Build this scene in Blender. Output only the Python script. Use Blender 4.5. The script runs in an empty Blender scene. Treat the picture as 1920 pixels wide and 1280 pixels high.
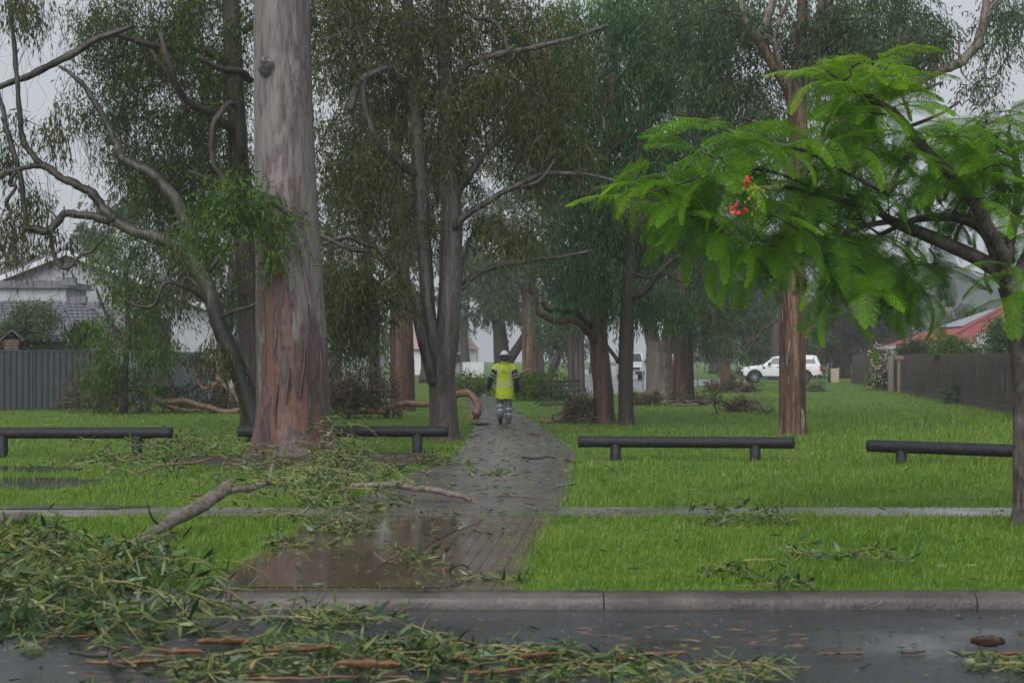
import bpy, math, random
import numpy as np
from mathutils import Vector, Matrix

random.seed(11)
rng = np.random.default_rng(11)
scene = bpy.context.scene
col = scene.collection
PI = math.pi

# ------------------------------------------------------------------ camera
F, CH, HY = 3200.0, 1.65, 671.0          # focal length in photo pixels, eye height, horizon row
cam = bpy.data.cameras.new('camera')
cam.lens, cam.sensor_width = 60.0, 36.0
cam.shift_y = (HY - 640.0) / 1920.0
cam.clip_start, cam.clip_end = 0.1, 3000
cam.dof.use_dof = True
cam.dof.focus_distance = 30.0
cam.dof.aperture_fstop = 4.0
camo = bpy.data.objects.new('camera', cam)
camo.location = (0, 0, CH)
camo.rotation_euler = (PI / 2, 0, 0)
col.objects.link(camo)
scene.camera = camo

# ------------------------------------------------------------------ sky, sun, exposure
SUN_EL, SUN_ROT = math.radians(40), math.radians(200)
world = bpy.data.worlds.new('World')
scene.world = world
world.use_nodes = True
wn = world.node_tree
wn.nodes.clear()
sky = wn.nodes.new('ShaderNodeTexSky')
sky.sky_type = 'NISHITA'
sky.sun_disc = False
sky.sun_elevation, sky.sun_rotation = SUN_EL, SUN_ROT
sky.air_density, sky.dust_density, sky.ozone_density = 1.0, 6.0, 1.0
hs = wn.nodes.new('ShaderNodeHueSaturation')
hs.inputs['Saturation'].default_value = 0.12
mixw = wn.nodes.new('ShaderNodeMix')
mixw.data_type = 'RGBA'
mixw.inputs[0].default_value = 0.75
mixw.inputs[7].default_value = (7.4, 7.9, 8.6, 1)      # even cloud deck
bg = wn.nodes.new('ShaderNodeBackground')
bg.inputs['Strength'].default_value = 0.054
wo = wn.nodes.new('ShaderNodeOutputWorld')
wn.links.new(sky.outputs[0], hs.inputs['Color'])
wn.links.new(hs.outputs[0], mixw.inputs[6])
wn.links.new(mixw.outputs[2], bg.inputs['Color'])
wn.links.new(bg.outputs[0], wo.inputs[0])

sl = bpy.data.lights.new('sun', 'SUN')
sl.energy, sl.angle, sl.color = 1.5, math.radians(60), (1.0, 0.97, 0.93)
so = bpy.data.objects.new('sun', sl)
so.rotation_euler = (PI / 2 - SUN_EL, 0, PI - SUN_ROT)
so.location = (0, 0, 40)
col.objects.link(so)

scene.view_settings.view_transform = 'Standard'
scene.view_settings.look = 'None'
scene.view_settings.gamma = 1.0
scene.view_settings.use_curve_mapping = False
scene.view_settings.exposure = 0.75

# ------------------------------------------------------------------ helpers
def P(px, py, Y):
    return np.array(((px - 960) / F * Y, Y, CH - (py - HY) / F * Y))

def G(px, py, z=0.0):
    Y = F * (CH - z) / (py - HY)
    return np.array(((px - 960) / F * Y, Y, z))

class MB:
    """collects vertices / quads / triangles and links them as one mesh"""
    def __init__(self):
        self.v, self.q, self.t, self.n = [], [], [], 0
    def add(self, v, q=None, t=None):
        v = np.asarray(v, dtype=np.float64).reshape(-1, 3)
        if q is not None and len(q):
            self.q.append(np.asarray(q, dtype=np.int64).reshape(-1, 4) + self.n)
        if t is not None and len(t):
            self.t.append(np.asarray(t, dtype=np.int64).reshape(-1, 3) + self.n)
        self.v.append(v)
        self.n += len(v)
        return self
    def poly(self, v, faces):
        q, t = [], []
        for f in faces:
            if len(f) == 4: q.append(f)
            else:
                for i in range(1, len(f) - 1): t.append((f[0], f[i], f[i + 1]))
        return self.add(v, q, t)
    def box(self, c, s, rz=0.0, rx=0.0, ry=0.0):
        x, y, z = s[0] / 2, s[1] / 2, s[2] / 2
        v = np.array([(-x,-y,-z),(x,-y,-z),(x,y,-z),(-x,y,-z),(-x,-y,z),(x,-y,z),(x,y,z),(-x,y,z)])
        if rz or rx or ry:
            R = np.array(Matrix.Rotation(rz,3,'Z') @ Matrix.Rotation(ry,3,'Y') @ Matrix.Rotation(rx,3,'X'))
            v = v @ R.T
        return self.add(v + np.array(c), [(0,3,2,1),(4,5,6,7),(0,1,5,4),(1,2,6,5),(2,3,7,6),(3,0,4,7)])
    def xform(self, M):
        M = np.array(M)
        self.v = [a @ M[:3,:3].T + M[:3,3] for a in self.v]
        return self
    def mesh(self, name, smooth=False):
        me = bpy.data.meshes.new(name)
        V = np.concatenate(self.v) if self.v else np.zeros((0,3))
        Q = np.concatenate(self.q) if self.q else np.zeros((0,4), int)
        T = np.concatenate(self.t) if self.t else np.zeros((0,3), int)
        me.vertices.add(len(V)); me.vertices.foreach_set('co', V.ravel())
        me.loops.add(Q.size + T.size)
        me.loops.foreach_set('vertex_index', np.concatenate([Q.ravel(), T.ravel()]).astype(np.int32))
        me.polygons.add(len(Q) + len(T))
        st = np.concatenate([np.arange(len(Q)) * 4, Q.size + np.arange(len(T)) * 3]).astype(np.int32)
        me.polygons.foreach_set('loop_start', st)
        me.polygons.foreach_set('use_smooth', np.full(len(st), smooth))
        me.update(calc_edges=True)
        return me

def tag(o, label=None, cat=None, group=None, kind=None):
    if label: o['label'] = label
    if cat: o['category'] = cat
    if group: o['group'] = group
    if kind: o['kind'] = kind
    return o

def ob(name, me, mat, parent=None, smooth=False, kind=None, local=False):
    if isinstance(me, MB): me = me.mesh(name, smooth)
    o = bpy.data.objects.new(name, me)
    if mat is not None and not me.materials: me.materials.append(mat)
    col.objects.link(o)
    if parent is not None:
        o.parent = parent
        if not local:
            w = Vector((0,0,0)); p = parent
            while p is not None: w += p.location; p = p.parent
            o.matrix_parent_inverse = Matrix.Translation(-w)
    if kind: o['kind'] = kind
    return o

def thing(name, label, cat, loc=(0,0,0), group=None, rz=0.0):
    o = bpy.data.objects.new(name, None)
    o.location = tuple(loc); o.rotation_euler = (0,0,rz)
    o.empty_display_size = 0.2
    col.objects.link(o)
    return tag(o, label, cat, group)

def bevel(o, w=0.01, seg=2, ang=35):
    m = o.modifiers.new('bevel', 'BEVEL'); m.width = w; m.segments = seg
    m.limit_method = 'ANGLE'; m.angle_limit = math.radians(ang)
    return o

def unit(a): return a / (np.linalg.norm(a, axis=-1, keepdims=True) + 1e-12)

def spline(pts, sub):
    """Catmull-Rom through the rows of pts"""
    p = np.asarray(pts, float)
    if len(p) == 2: 
        t = np.linspace(0, 1, sub + 1)[:, None]
        return p[0] * (1 - t) + p[1] * t
    e = np.vstack([2 * p[0] - p[1], p, 2 * p[-1] - p[-2]])
    out = []
    for i in range(1, len(e) - 2):
        t = np.linspace(0, 1, sub, endpoint=False)[:, None]
        a, b, c, d = e[i-1], e[i], e[i+1], e[i+2]
        out.append(0.5 * ((2*b) + (c-a)*t + (2*a-5*b+4*c-d)*t*t + (3*b-a-3*c+d)*t**3))
    out.append(p[-1:])
    return np.vstack(out)

def tube(mb, pts, rad, seg=8, rough=0.0, cap=True, seed=0, flute=0.0):
    pts = np.asarray(pts, float); rad = np.asarray(rad, float)
    n = len(pts)
    tan = unit(np.gradient(pts, axis=0))
    ref = np.array((0.0, 0, 1.0)) if abs(tan[0][2]) < 0.8 else np.array((1.0, 0, 0))
    u = np.zeros((n, 3)); u[0] = unit(ref - tan[0] * ref.dot(tan[0]))
    for i in range(1, n):
        a = u[i-1] - tan[i] * u[i-1].dot(tan[i])
        u[i] = unit(a)
    w = np.cross(tan, u)
    th = np.linspace(0, 2*PI, seg, endpoint=False)
    R = np.repeat(rad[:, None], seg, 1)
    if rough or flute:
        rs = np.random.default_rng(seed)
        s = np.concatenate([[0], np.cumsum(np.linalg.norm(np.diff(pts, axis=0), axis=1))])[:, None]
        d = np.zeros_like(R)
        for k in (2, 3, 5, 7, 9, 13):
            d += np.sin(k * th[None] + rs.uniform(0, 6.3) + s * rs.uniform(-1.6, 1.6) / max(rad.mean() * 4, 0.05) * 0.4) * rs.uniform(.5, 1) / k**0.7
        R = R * (1 + rough * d + rs.normal(0, rough * 0.22, R.shape))
        if flute:
            fl = np.clip(1 - s / flute, 0, 1) ** 2
            R = R * (1 + 0.16 * fl * (np.sin(4 * th + 1.0) + .6 * np.sin(7 * th + 2)) )
    V = pts[:, None] + (np.cos(th)[None, :, None] * u[:, None] + np.sin(th)[None, :, None] * w[:, None]) * R[..., None]
    i = np.arange(n - 1)[:, None] * seg; j = np.arange(seg)[None]; jn = (j + 1) % seg
    Q = np.stack([i + j, i + jn, i + seg + jn, i + seg + j], -1).reshape(-1, 4)
    V = V.reshape(-1, 3); T = []
    if cap:
        V = np.vstack([V, pts[:1], pts[-1:]]); a, b = n * seg, n * seg + 1
        for k in range(seg):
            T.append((a, (k + 1) % seg, k)); T.append((b, (n-1)*seg + k, (n-1)*seg + (k + 1) % seg))
    mb.add(V, Q, T)
    return mb

def loft(mb, rings, seg=16, cap=True):
    """rings: (x, y, z, rx, ry) horizontal ellipses stacked upwards"""
    th = np.linspace(0, 2*PI, seg, endpoint=False)
    r = np.asarray(rings, float); n = len(r)
    V = np.stack([r[:,0:1] + np.cos(th)*r[:,3:4], r[:,1:2] + np.sin(th)*r[:,4:5], np.repeat(r[:,2:3], seg, 1)], -1).reshape(-1, 3)
    i = np.arange(n - 1)[:, None] * seg; j = np.arange(seg)[None]; jn = (j + 1) % seg
    Q = np.stack([i + j, i + jn, i + seg + jn, i + seg + j], -1).reshape(-1, 4)
    T = []
    if cap:
        V = np.vstack([V, r[:1,:3], r[-1:,:3]]); a, b = n*seg, n*seg+1
        for k in range(seg):
            T.append((a, (k+1) % seg, k)); T.append((b, (n-1)*seg + k, (n-1)*seg + (k+1) % seg))
    mb.add(V, Q, T)
    return mb

def leaves(mb, base, d, L, Wd, bend=None):
    """lanceolate leaves: base points, unit directions, lengths, widths"""
    n = len(base)
    d = unit(d)
    side = unit(np.cross(d, rng.normal(size=(n, 3))))
    L = np.broadcast_to(np.asarray(L, float), (n,))[:, None]; Wd = np.broadcast_to(np.asarray(Wd, float), (n,))[:, None]
    if bend is None:
        V = np.stack([base, base + d*L*.42 + side*Wd*.5, base + d*L, base + d*L*.42 - side*Wd*.5], 1)
        mb.add(V, np.arange(4*n).reshape(n, 4))
    else:
        nn = np.cross(d, side); b = rng.uniform(-bend, bend, (n, 1)) * L
        m1, m2, tip = base + d*L*.3 + nn*b*.12, base + d*L*.66 + nn*b*.5, base + d*L + nn*b
        V = np.stack([base, m1 + side*Wd*.5, m2 + side*Wd*.42, tip, m2 - side*Wd*.42, m1 - side*Wd*.5], 1)
        k = np.arange(n)[:, None] * 6
        mb.add(V, np.hstack([k+1, k+2, k+4, k+5]), np.vstack([np.hstack([k, k+1, k+5]), np.hstack([k+2, k+3, k+4])]))

def inpoly(x, y, poly):
    r = np.zeros(len(x), bool); n = len(poly)
    for i in range(n):
        (x1, y1), (x2, y2) = poly[i][:2], poly[(i+1) % n][:2]
        c = ((y1 > y) != (y2 > y)) & (x < (x2 - x1) * (y - y1) / (y2 - y1 + 1e-12) + x1)
        r ^= c
    return r

# ------------------------------------------------------------------ materials
class NT:
    def __init__(self, name):
        self.m = bpy.data.materials.new(name); self.m.use_nodes = True
        self.t = self.m.node_tree
        self.b = self.t.nodes['Principled BSDF']; self.out = self.t.nodes['Material Output']
    def n(self, typ, **kw):
        o = self.t.nodes.new(typ)
        for k, v in kw.items():
            if k in o.inputs: o.inputs[k].default_value = v
            else: setattr(o, k, v)
        return o
    def l(self, a, b): self.t.links.new(a, b)
    def noise(self, scale=5, detail=4, rough=.55, vec=None, dist=0.0):
        o = self.n('ShaderNodeTexNoise'); o.inputs['Scale'].default_value = scale
        o.inputs['Detail'].default_value = detail; o.inputs['Roughness'].default_value = rough
        o.inputs['Distortion'].default_value = dist
        self.l(vec if vec is not None else self.coord(), o.inputs['Vector'])
        return o.outputs['Fac']
    def coord(self):
        if not hasattr(self, '_c'): self._c = self.n('ShaderNodeTexCoord')
        return self._c.outputs['Object']
    def mapped(self, s, loc=(0,0,0)):
        o = self.n('ShaderNodeMapping'); o.inputs['Scale'].default_value = s; o.inputs['Location'].default_value = loc
        self.l(self.coord(), o.inputs['Vector']); return o.outputs[0]
    def ramp(self, fac, stops):
        o = self.n('ShaderNodeValToRGB'); e = o.color_ramp.elements
        while len(e) < len(stops): e.new(.5)
        for k, (p, c) in enumerate(stops):
            e[k].position = p
            e[k].color = (c, c, c, 1) if isinstance(c, (int, float)) else (*c, 1)
        self.l(fac, o.inputs[0]); return o.outputs[0]
    def mix(self, f, a, b, mode='MIX'):
        o = self.n('ShaderNodeMix', data_type='RGBA', blend_type=mode)
        for s, v in ((0, f), (6, a), (7, b)):
            if hasattr(v, 'is_output'): self.l(v, o.inputs[s])
            elif isinstance(v, (int, float)): o.inputs[s].default_value = v
            else: o.inputs[s].default_value = (*v, 1)
        return o.outputs[2]
    def math(self, op, a, b=0.0, c=None):
        o = self.n('ShaderNodeMath', operation=op)
        for k, v in enumerate((a, b, c)):
            if v is None: continue
            if hasattr(v, 'is_output'): self.l(v, o.inputs[k])
            else: o.inputs[k].default_value = v
        return o.outputs[0]
    def bump(self, h, strength=.5, dist=.02):
        o = self.n('ShaderNodeBump'); o.inputs['Strength'].default_value = strength; o.inputs['Distance'].default_value = dist
        self.l(h, o.inputs['Height']); self.l(o.outputs[0], self.b.inputs['Normal']); return o
    def set(self, color=None, rough=None, spec=None, metal=None):
        for key, v in (('Base Color', color), ('Roughness', rough), ('Specular IOR Level', spec), ('Metallic', metal)):
            if v is None: continue
            if hasattr(v, 'is_output'): self.l(v, self.b.inputs[key])
            elif isinstance(v, tuple): self.b.inputs[key].default_value = (*v, 1)
            else: self.b.inputs[key].default_value = v
        return self.m

def plain(name, c, rough=.5, metal=0.0, var=.25, scale=6, bump=0.0, spec=.5, sc=(1,1,1)):
    k = NT(name)
    f = k.noise(scale, 5, .6, k.mapped(sc))
    d = tuple(x * (1 - var) for x in c); e = tuple(min(x * (1 + var), 1) for x in c)
    k.set(k.ramp(f, [(.3, d), (.7, e)]), rough, spec, metal)
    if bump: k.bump(f, bump, .02)
    return k.m

def leafmat(name, stops, rough=.5, trans=.36, spec=.16):
    k = NT(name)
    g = k.n('ShaderNodeNewGeometry')
    big = k.noise(.55, 3, .6)
    f = k.math('ADD', k.math('MULTIPLY', g.outputs['Random Per Island'], .6), k.math('MULTIPLY', big, .75))
    f = k.math('SUBTRACT', f, .18)
    c = k.ramp(f, stops)
    k.set(c, rough, spec)
    tr = k.n('ShaderNodeBsdfTranslucent'); k.l(c, tr.inputs[0])
    mx = k.n('ShaderNodeMixShader'); mx.inputs[0].default_value = trans
    k.l(k.b.outputs[0], mx.inputs[1]); k.l(tr.outputs[0], mx.inputs[2]); k.l(mx.outputs[0], k.out.inputs[0])
    return k.m

def barkmat(name, stops, sxy=5.0, sz=.7, rough=.5, bump=.6, fine=30, low=None, lowz=(0.0, 3.0), fw=.75):
    """streaky bark; low = ramp for the butt of the trunk, blended over lowz metres"""
    k = NT(name)
    f = k.noise(1.0, 6, .62, k.mapped((sxy, sxy, sz)), .6)
    st = k.noise(1.0, 5, .6, k.mapped((fine, fine, fine * .16)))
    c = k.ramp(f, stops)
    if low:
        c2 = k.ramp(k.noise(1.0, 6, .65, k.mapped((sxy*1.3, sxy*1.3, sz*1.2), (3,7,1)), .5), low)
        sep = k.n('ShaderNodeSeparateXYZ'); k.l(k.coord(), sep.inputs[0])
        z = k.math('ADD', sep.outputs['Z'], k.math('MULTIPLY', k.noise(1.0, 5, .7, k.mapped((sxy*.6, sxy*.6, .35), (9,2,4))), (lowz[1]-lowz[0]) * 1.6))
        mr = k.n('ShaderNodeMapRange'); k.l(z, mr.inputs[0])
        mid = (lowz[0] + lowz[1]) / 2 + (lowz[1]-lowz[0]) * .8
        mr.inputs[1].default_value = mid - .12; mr.inputs[2].default_value = mid + .12
        c = k.mix(mr.outputs[0], c2, c)
    c = k.mix(fw, c, k.ramp(st, [(.34, .12), (.5, .85), (.72, 1.2)]), 'MULTIPLY')
    k.set(c, rough, .4)
    h = k.math('ADD', k.math('MULTIPLY', st, .8), f)
    k.bump(h, bump, .03)
    return k.m

M = {}
M['lawn'] = (lambda k: (k.set(k.mix(.5, k.ramp(k.noise(.35, 6, .65), [(.3, (.05,.09,.014)), (.5, (.085,.16,.018)), (.72, (.13,.18,.03))]),
            k.ramp(k.noise(40, 4, .7), [(.3, (.04,.06,.012)), (.7, (.12,.22,.025))])), .75, .2), k.bump(k.noise(60, 4, .7), .6, .03), k.m)[-1])(NT('lawn_turf'))
def _grass():
    k = NT('grass_blades')
    g = k.n('ShaderNodeNewGeometry')
    big = k.noise(.5, 5, .7); mid = k.noise(2.5, 3, .6)
    f = k.math('ADD', k.math('MULTIPLY', g.outputs['Random Per Island'], .4), k.math('ADD', k.math('MULTIPLY', big, .75), k.math('MULTIPLY', mid, .42)))
    c = k.ramp(k.math('SUBTRACT', f, .26), [(.18, (.055,.115,.012)), (.38, (.098,.205,.017)), (.58, (.165,.285,.028)), (.74, (.24,.325,.052)), (.88, (.34,.31,.09)), (.97, (.28,.19,.08))])
    k.set(c, .4, .4)
    tr = k.n('ShaderNodeBsdfTranslucent'); k.l(c, tr.inputs[0])
    mx = k.n('ShaderNodeMixShader'); mx.inputs[0].default_value = .35
    k.l(k.b.outputs[0], mx.inputs[1]); k.l(tr.outputs[0], mx.inputs[2]); k.l(mx.outputs[0], k.out.inputs[0])
    return k.m
M['grass'] = _grass()
def _wet(name, stops, rr=(.06, .3), rs=.8, bump=.15, bs=14, grit=120, gb=.15):
    k = NT(name)
    c = k.mix(.35, k.ramp(k.noise(.9, 6, .65), stops), k.ramp(k.noise(grit, 3, .7), [(.3, .4), (.7, 1.5)]), 'MULTIPLY')
    wet = k.noise(rs, 4, .6)
    k.set(c, k.ramp(wet, [(.38, rr[0]), (.62, rr[1])]), .5)
    h = k.math('ADD', k.math('MULTIPLY', k.noise(bs, 3, .6), 1.0), k.math('MULTIPLY', k.noise(grit, 2, .6), gb))
    k.bump(h, bump, .01)
    return k.m
M['road'] = _wet('wet_asphalt', [(.3, (.022,.024,.028)), (.7, (.045,.047,.052))], (.16, .48), .9, .35, 22)
M['path'] = _wet('wet_path_concrete', [(.3, (.095,.08,.078)), (.5, (.13,.112,.11)), (.75, (.165,.145,.142))], (.07, .34), 3.2, .3, 30)
M['paver'] = _wet('wet_brown_paver', [(.3, (.08,.053,.042)), (.7, (.14,.095,.074))], (.12, .32), 1.3, .15)
M['footpath'] = _wet('pale_wet_concrete', [(.3, (.13,.12,.12)), (.7, (.22,.21,.21))], (.1, .4), 1.5, .2)
M['kerb'] = _wet('kerb_concrete', [(.3, (.022,.019,.018)), (.45, (.06,.052,.048)), (.6, (.10,.088,.08)), (.75, (.14,.125,.115))], (.25, .6), 2.6, .7, 26)
M['puddle'] = _wet('muddy_water', [(.3, (.085,.06,.046)), (.7, (.13,.094,.072))], (.03, .09), .6, .10, 9, 40, .1)
M['clear_puddle'] = _wet('clear_puddle', [(.3, (.03,.03,.025)), (.7, (.05,.05,.045))], (.03, .08), .6, .10, 9, 40, .1)
M['siderd'] = _wet('pale_wet_road', [(.3, (.16,.16,.17)), (.7, (.22,.22,.23))], (.12, .3), .3, .12)
M['mulch'] = plain('bark_mulch', (.05,.028,.02), .75, 0, .6, 60, .8)
M['log'] = barkmat('black_stained_log', [(.3, (.008,.009,.011)), (.7, (.02,.021,.025))], 6, 6, .6, .6, 22)
M['gum1'] = barkmat('smooth_gum_bark', [(.3, (.055,.04,.04)), (.4, (.12,.1,.094)), (.48, (.19,.175,.165)), (.55, (.145,.13,.125)), (.6, (.10,.06,.066)), (.65, (.21,.19,.185)), (.76, (.14,.08,.07))], 2.4, .5, .45, .5, 22,
                low=[(.3, (.025,.02,.022)), (.38, (.072,.05,.05)), (.46, (.115,.068,.063)), (.50, (.04,.031,.033)), (.55, (.13,.078,.072)), (.60, (.17,.062,.04)), (.635, (.085,.06,.058)), (.70, (.135,.112,.108)), (.8, (.2,.13,.10))], lowz=(-.4, 5.2), fw=.45)
M['gum2'] = barkmat('grey_green_gum_bark', [(.34, (.014,.012,.011)), (.47, (.038,.034,.028)), (.6, (.08,.074,.06)), (.75, (.14,.13,.11))], 4, .8, .42, .5, 30,
                low=[(.3, (.012,.011,.01)), (.6, (.03,.026,.022)), (.75, (.1,.09,.065))], lowz=(1.0, 4.2))
M['gum3'] = barkmat('grey_streaked_bark', [(.32, (.02,.017,.018)), (.45, (.06,.052,.05)), (.6, (.125,.113,.108)), (.75, (.07,.058,.053))], 6, .4, .45, .7, 34,
                low=[(.3, (.035,.026,.026)), (.5, (.075,.055,.052)), (.7, (.13,.095,.085))], lowz=(.3, 2.0))
M['red'] = barkmat('red_brown_stringy_bark', [(.28, (.02,.014,.014)), (.42, (.055,.03,.024)), (.55, (.12,.065,.046)), (.68, (.18,.095,.062)), (.8, (.3,.2,.14))], 7, .3, .5, .9, 40)
M['dark'] = barkmat('dark_brown_stringy_bark', [(.3, (.02,.017,.017)), (.5, (.055,.042,.038)), (.7, (.1,.07,.058)), (.82, (.16,.12,.1))], 8, .4, .5, .9, 40)
M['peel'] = barkmat('peeling_tan_bark', [(.28, (.03,.018,.015)), (.42, (.075,.042,.032)), (.54, (.15,.078,.05)), (.64, (.25,.16,.11)), (.72, (.1,.06,.045)), (.84, (.33,.25,.2))], 9, .55, .48, .9, 36)
M['pale'] = barkmat('pale_tan_bark', [(.3, (.09,.07,.06)), (.5, (.19,.155,.13)), (.7, (.28,.235,.2))], 6, .5, .5, .7, 30)
M['pois'] = barkmat('poinciana_bark', [(.3, (.03,.024,.022)), (.5, (.075,.06,.055)), (.68, (.14,.13,.12)), (.8, (.2,.2,.185))], 9, 5, .5, .6, 30)
M['twig'] = plain('dark_twig', (.035,.027,.024), .5, 0, .5, 9)
M['twigr'] = plain('brown_twig', (.13,.082,.06), .5, 0, .5, 9)
M['wood'] = barkmat('fallen_tan_wood', [(.3, (.11,.065,.045)), (.5, (.24,.145,.095)), (.7, (.33,.22,.15))], 8, 8, .5, .5, 30)
M['woodg'] = barkmat('fallen_grey_wood', [(.3, (.07,.05,.04)), (.5, (.17,.135,.11)), (.7, (.24,.2,.17))], 8, 8, .4, .5, 30)
M['torn'] = plain('torn_orange_wood', (.34,.17,.08), .6, 0, .4, 30, .6)
M['barkstrip'] = plain('orange_bark', (.20,.10,.052), .5, 0, .5, 14, .5)
M['barkdark'] = plain('dark_wet_bark', (.07,.04,.03), .4, 0, .5, 14, .5)
M['lf_dark'] = leafmat('olive_dark_leaf', [(.15, (.02,.036,.008)), (.45, (.042,.072,.012)), (.7, (.08,.12,.018)), (.92, (.15,.18,.03))])
M['lf_olive'] = leafmat('olive_leaf', [(.15, (.026,.038,.012)), (.45, (.055,.078,.02)), (.7, (.095,.12,.03)), (.92, (.15,.15,.05))])
M['lf_blue'] = leafmat('blue_green_leaf', [(.15, (.026,.06,.024)), (.45, (.052,.12,.042)), (.7, (.085,.18,.055)), (.92, (.13,.23,.07))])
M['lf_green'] = leafmat('fresh_green_leaf', [(.15, (.03,.065,.012)), (.45, (.06,.125,.02)), (.7, (.105,.185,.028)), (.92, (.17,.23,.04))])
M['lf_brown'] = leafmat('brownish_leaf', [(.15, (.03,.03,.016)), (.45, (.06,.055,.028)), (.7, (.095,.08,.04)), (.92, (.14,.105,.06))])
M['lf_grey'] = leafmat('grey_green_leaf', [(.15, (.036,.06,.03)), (.45, (.066,.105,.05)), (.7, (.10,.15,.066)), (.92, (.15,.19,.085))])
M['lf_fallen'] = leafmat('fallen_gum_leaf', [(.1, (.012,.028,.014)), (.3, (.028,.066,.026)), (.5, (.06,.125,.038)), (.68, (.12,.19,.042)), (.84, (.22,.22,.06)), (.96, (.22,.12,.05))], .22, .2, .5)
M['lf_lime'] = leafmat('lime_leaf', [(.15, (.04,.08,.012)), (.45, (.08,.14,.02)), (.7, (.13,.2,.03)), (.92, (.19,.25,.045))])
M['frond_y'] = leafmat('yellow_green_frond', [(.15, (.14,.26,.012)), (.5, (.23,.42,.016)), (.92, (.33,.5,.03))], .5, .45)
M['frond_g'] = leafmat('bright_green_frond', [(.15, (.075,.19,.012)), (.5, (.15,.34,.016)), (.92, (.27,.46,.028))], .5, .45)
M['frond_d'] = leafmat('deep_green_frond', [(.15, (.045,.13,.014)), (.5, (.085,.21,.02)), (.92, (.15,.3,.028))], .45, .4)
M['petal'] = plain('red_petal', (.62,.035,.03), .45, 0, .3, 40)
M['bud'] = plain('yellow_green_bud', (.26,.3,.03), .5, 0, .3, 30)

# ------------------------------------------------------------------ the setting: ground, road, kerb, paths, water
def sheet(name, pts, z, mat, kind='structure', sub=1):
    pts = np.asarray(pts, float)
    mb = MB().poly([(p[0], p[1], z) for p in pts], [tuple(range(len(pts)))])
    o = ob(name, mb, mat); o['kind'] = kind; return o

KY0, KY1 = 11.88, 12.10
ob('lawn', MB().poly([(-400, KY1, 0), (400, KY1, 0), (400, 700, 0), (-400, 700, 0), (-400, KY1, -.5), (400, KY1, -.5)], [(0,1,2,3), (4,5,1,0)]), M['lawn'])['kind'] = 'structure'
ob('road', MB().poly([(-60, -25, -.10), (60, -25, -.10), (60, KY0+.02, -.10), (-60, KY0+.02, -.10)], [(0,1,2,3)]), M['road'])['kind'] = 'structure'

kerb = thing('kerb', None, None, (0, KY0, -.10)); kerb['kind'] = 'structure'
prof = [(0, -.2), (.0, .0), (.006, .045), (.018, .074), (.042, .092), (.075, .101), (.215, .104), (.215, -.2)]
seg_l = 2.6
for i in range(-4, 5):
    x0, x1 = .64 + i * seg_l + .004, .64 + (i + 1) * seg_l - .004
    n = 26; mb = MB(); xs = np.linspace(x0, x1, n); V = []
    for x in xs:
        for (a, b) in prof:
            V.append((x, KY0 + a + rng.normal(0, .0025), -.10 + b + rng.normal(0, .0022)))
    m = len(prof); Q = [(a*m + b, (a+1)*m + b, (a+1)*m + b + 1, a*m + b + 1) for a in range(n-1) for b in range(m-1)]
    mb.add(V, Q); mb.poly(V[:m], [tuple(range(m))]); mb.poly(V[-m:], [tuple(range(m))[::-1]])
    ob('kerb_stone', mb, M['kerb'], kerb, smooth=True)

# winding path through the park: (row, left column, right column) in the photo -> ground
prow = [(968,592,1040),(945,640,1062),(920,700,1066),(900,740,1070),(875,800,1074),(850,852,1080),(835,868,1066),(820,876,1046),(805,884,1024),(790,888,1000),(775,886,978),(765,880,964),(752,872,944),(742,858,922),(734,838,900)]
Lp = [G(l, r) for r, l, _ in prow]; Rp = [G(x, r) for r, _, x in prow]
Ls = spline(np.array(Lp), 6); Rs = spline(np.array(Rp), 6)
jag = lambda a, s: a + np.stack([rng.normal(0, s, len(a)), np.zeros(len(a)), np.zeros(len(a))], 1)
Ls, Rs = jag(Ls, .035), jag(Rs, .035)
nP = len(Ls); mb = MB()
V = np.vstack([Ls, Rs]); V[:, 2] = .006
mb.add(V, [(i, nP + i, nP + i + 1, i + 1) for i in range(nP - 1)])
path = ob('path', mb, M['path']); path['kind'] = 'structure'
path_poly = [tuple(p[:2]) for p in Ls] + [tuple(p[:2]) for p in Rs[::-1]]

# brown paved apron between the kerb and the cross footpath: rows of pavers with recessed joints
aL0, aR0 = G(372, 1107), G(972, 1107); aL1, aR1 = G(592, 969), G(1040, 969)
apron_poly = [tuple(aL0[:2]), tuple(aR0[:2]), tuple(aR1[:2]), tuple(aL1[:2])]
apron = sheet('path_apron', [aL0, aR0, aR1, aL1], .002, M['mulch'])
nrow = 24
for i in range(nrow):
    a0, a1 = (i + .025) / nrow, (i + .975) / nrow
    q = [aL0*(1-a0)+aR0*a0, aL0*(1-a1)+aR0*a1, aL1*(1-a1)+aR1*a1, aL1*(1-a0)+aR1*a0]
    mb = MB(); zt = .010 + rng.uniform(-.0008, .0008)
    V = [(p[0], p[1], zt) for p in q] + [(p[0], p[1], -.02) for p in q]
    mb.add(V, [(0,1,2,3),(0,4,5,1),(1,5,6,2),(2,6,7,3),(3,7,4,0)])
    ob('paver_row', mb, M['paver'], apron)

# straight cross footpath
cf0, cf1 = 17.75, 18.85
def xfoot(x): return .02 * x
fp = MB(); xs = np.linspace(-16, 16, 130)
V = np.vstack([np.stack([xs, cf0 - .0*xs + rng.normal(0,.03,130), np.full(130,.0035)],1), np.stack([xs, cf1 + rng.normal(0,.03,130), np.full(130,.0035)],1)])
fp.add(V, [(i, i+1, 131+i, 130+i) for i in range(129)])
ob('cross_footpath', fp, M['footpath'])['kind'] = 'structure'
foot_poly = [(-16, cf0), (16, cf0), (16, cf1), (-16, cf1)]

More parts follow.
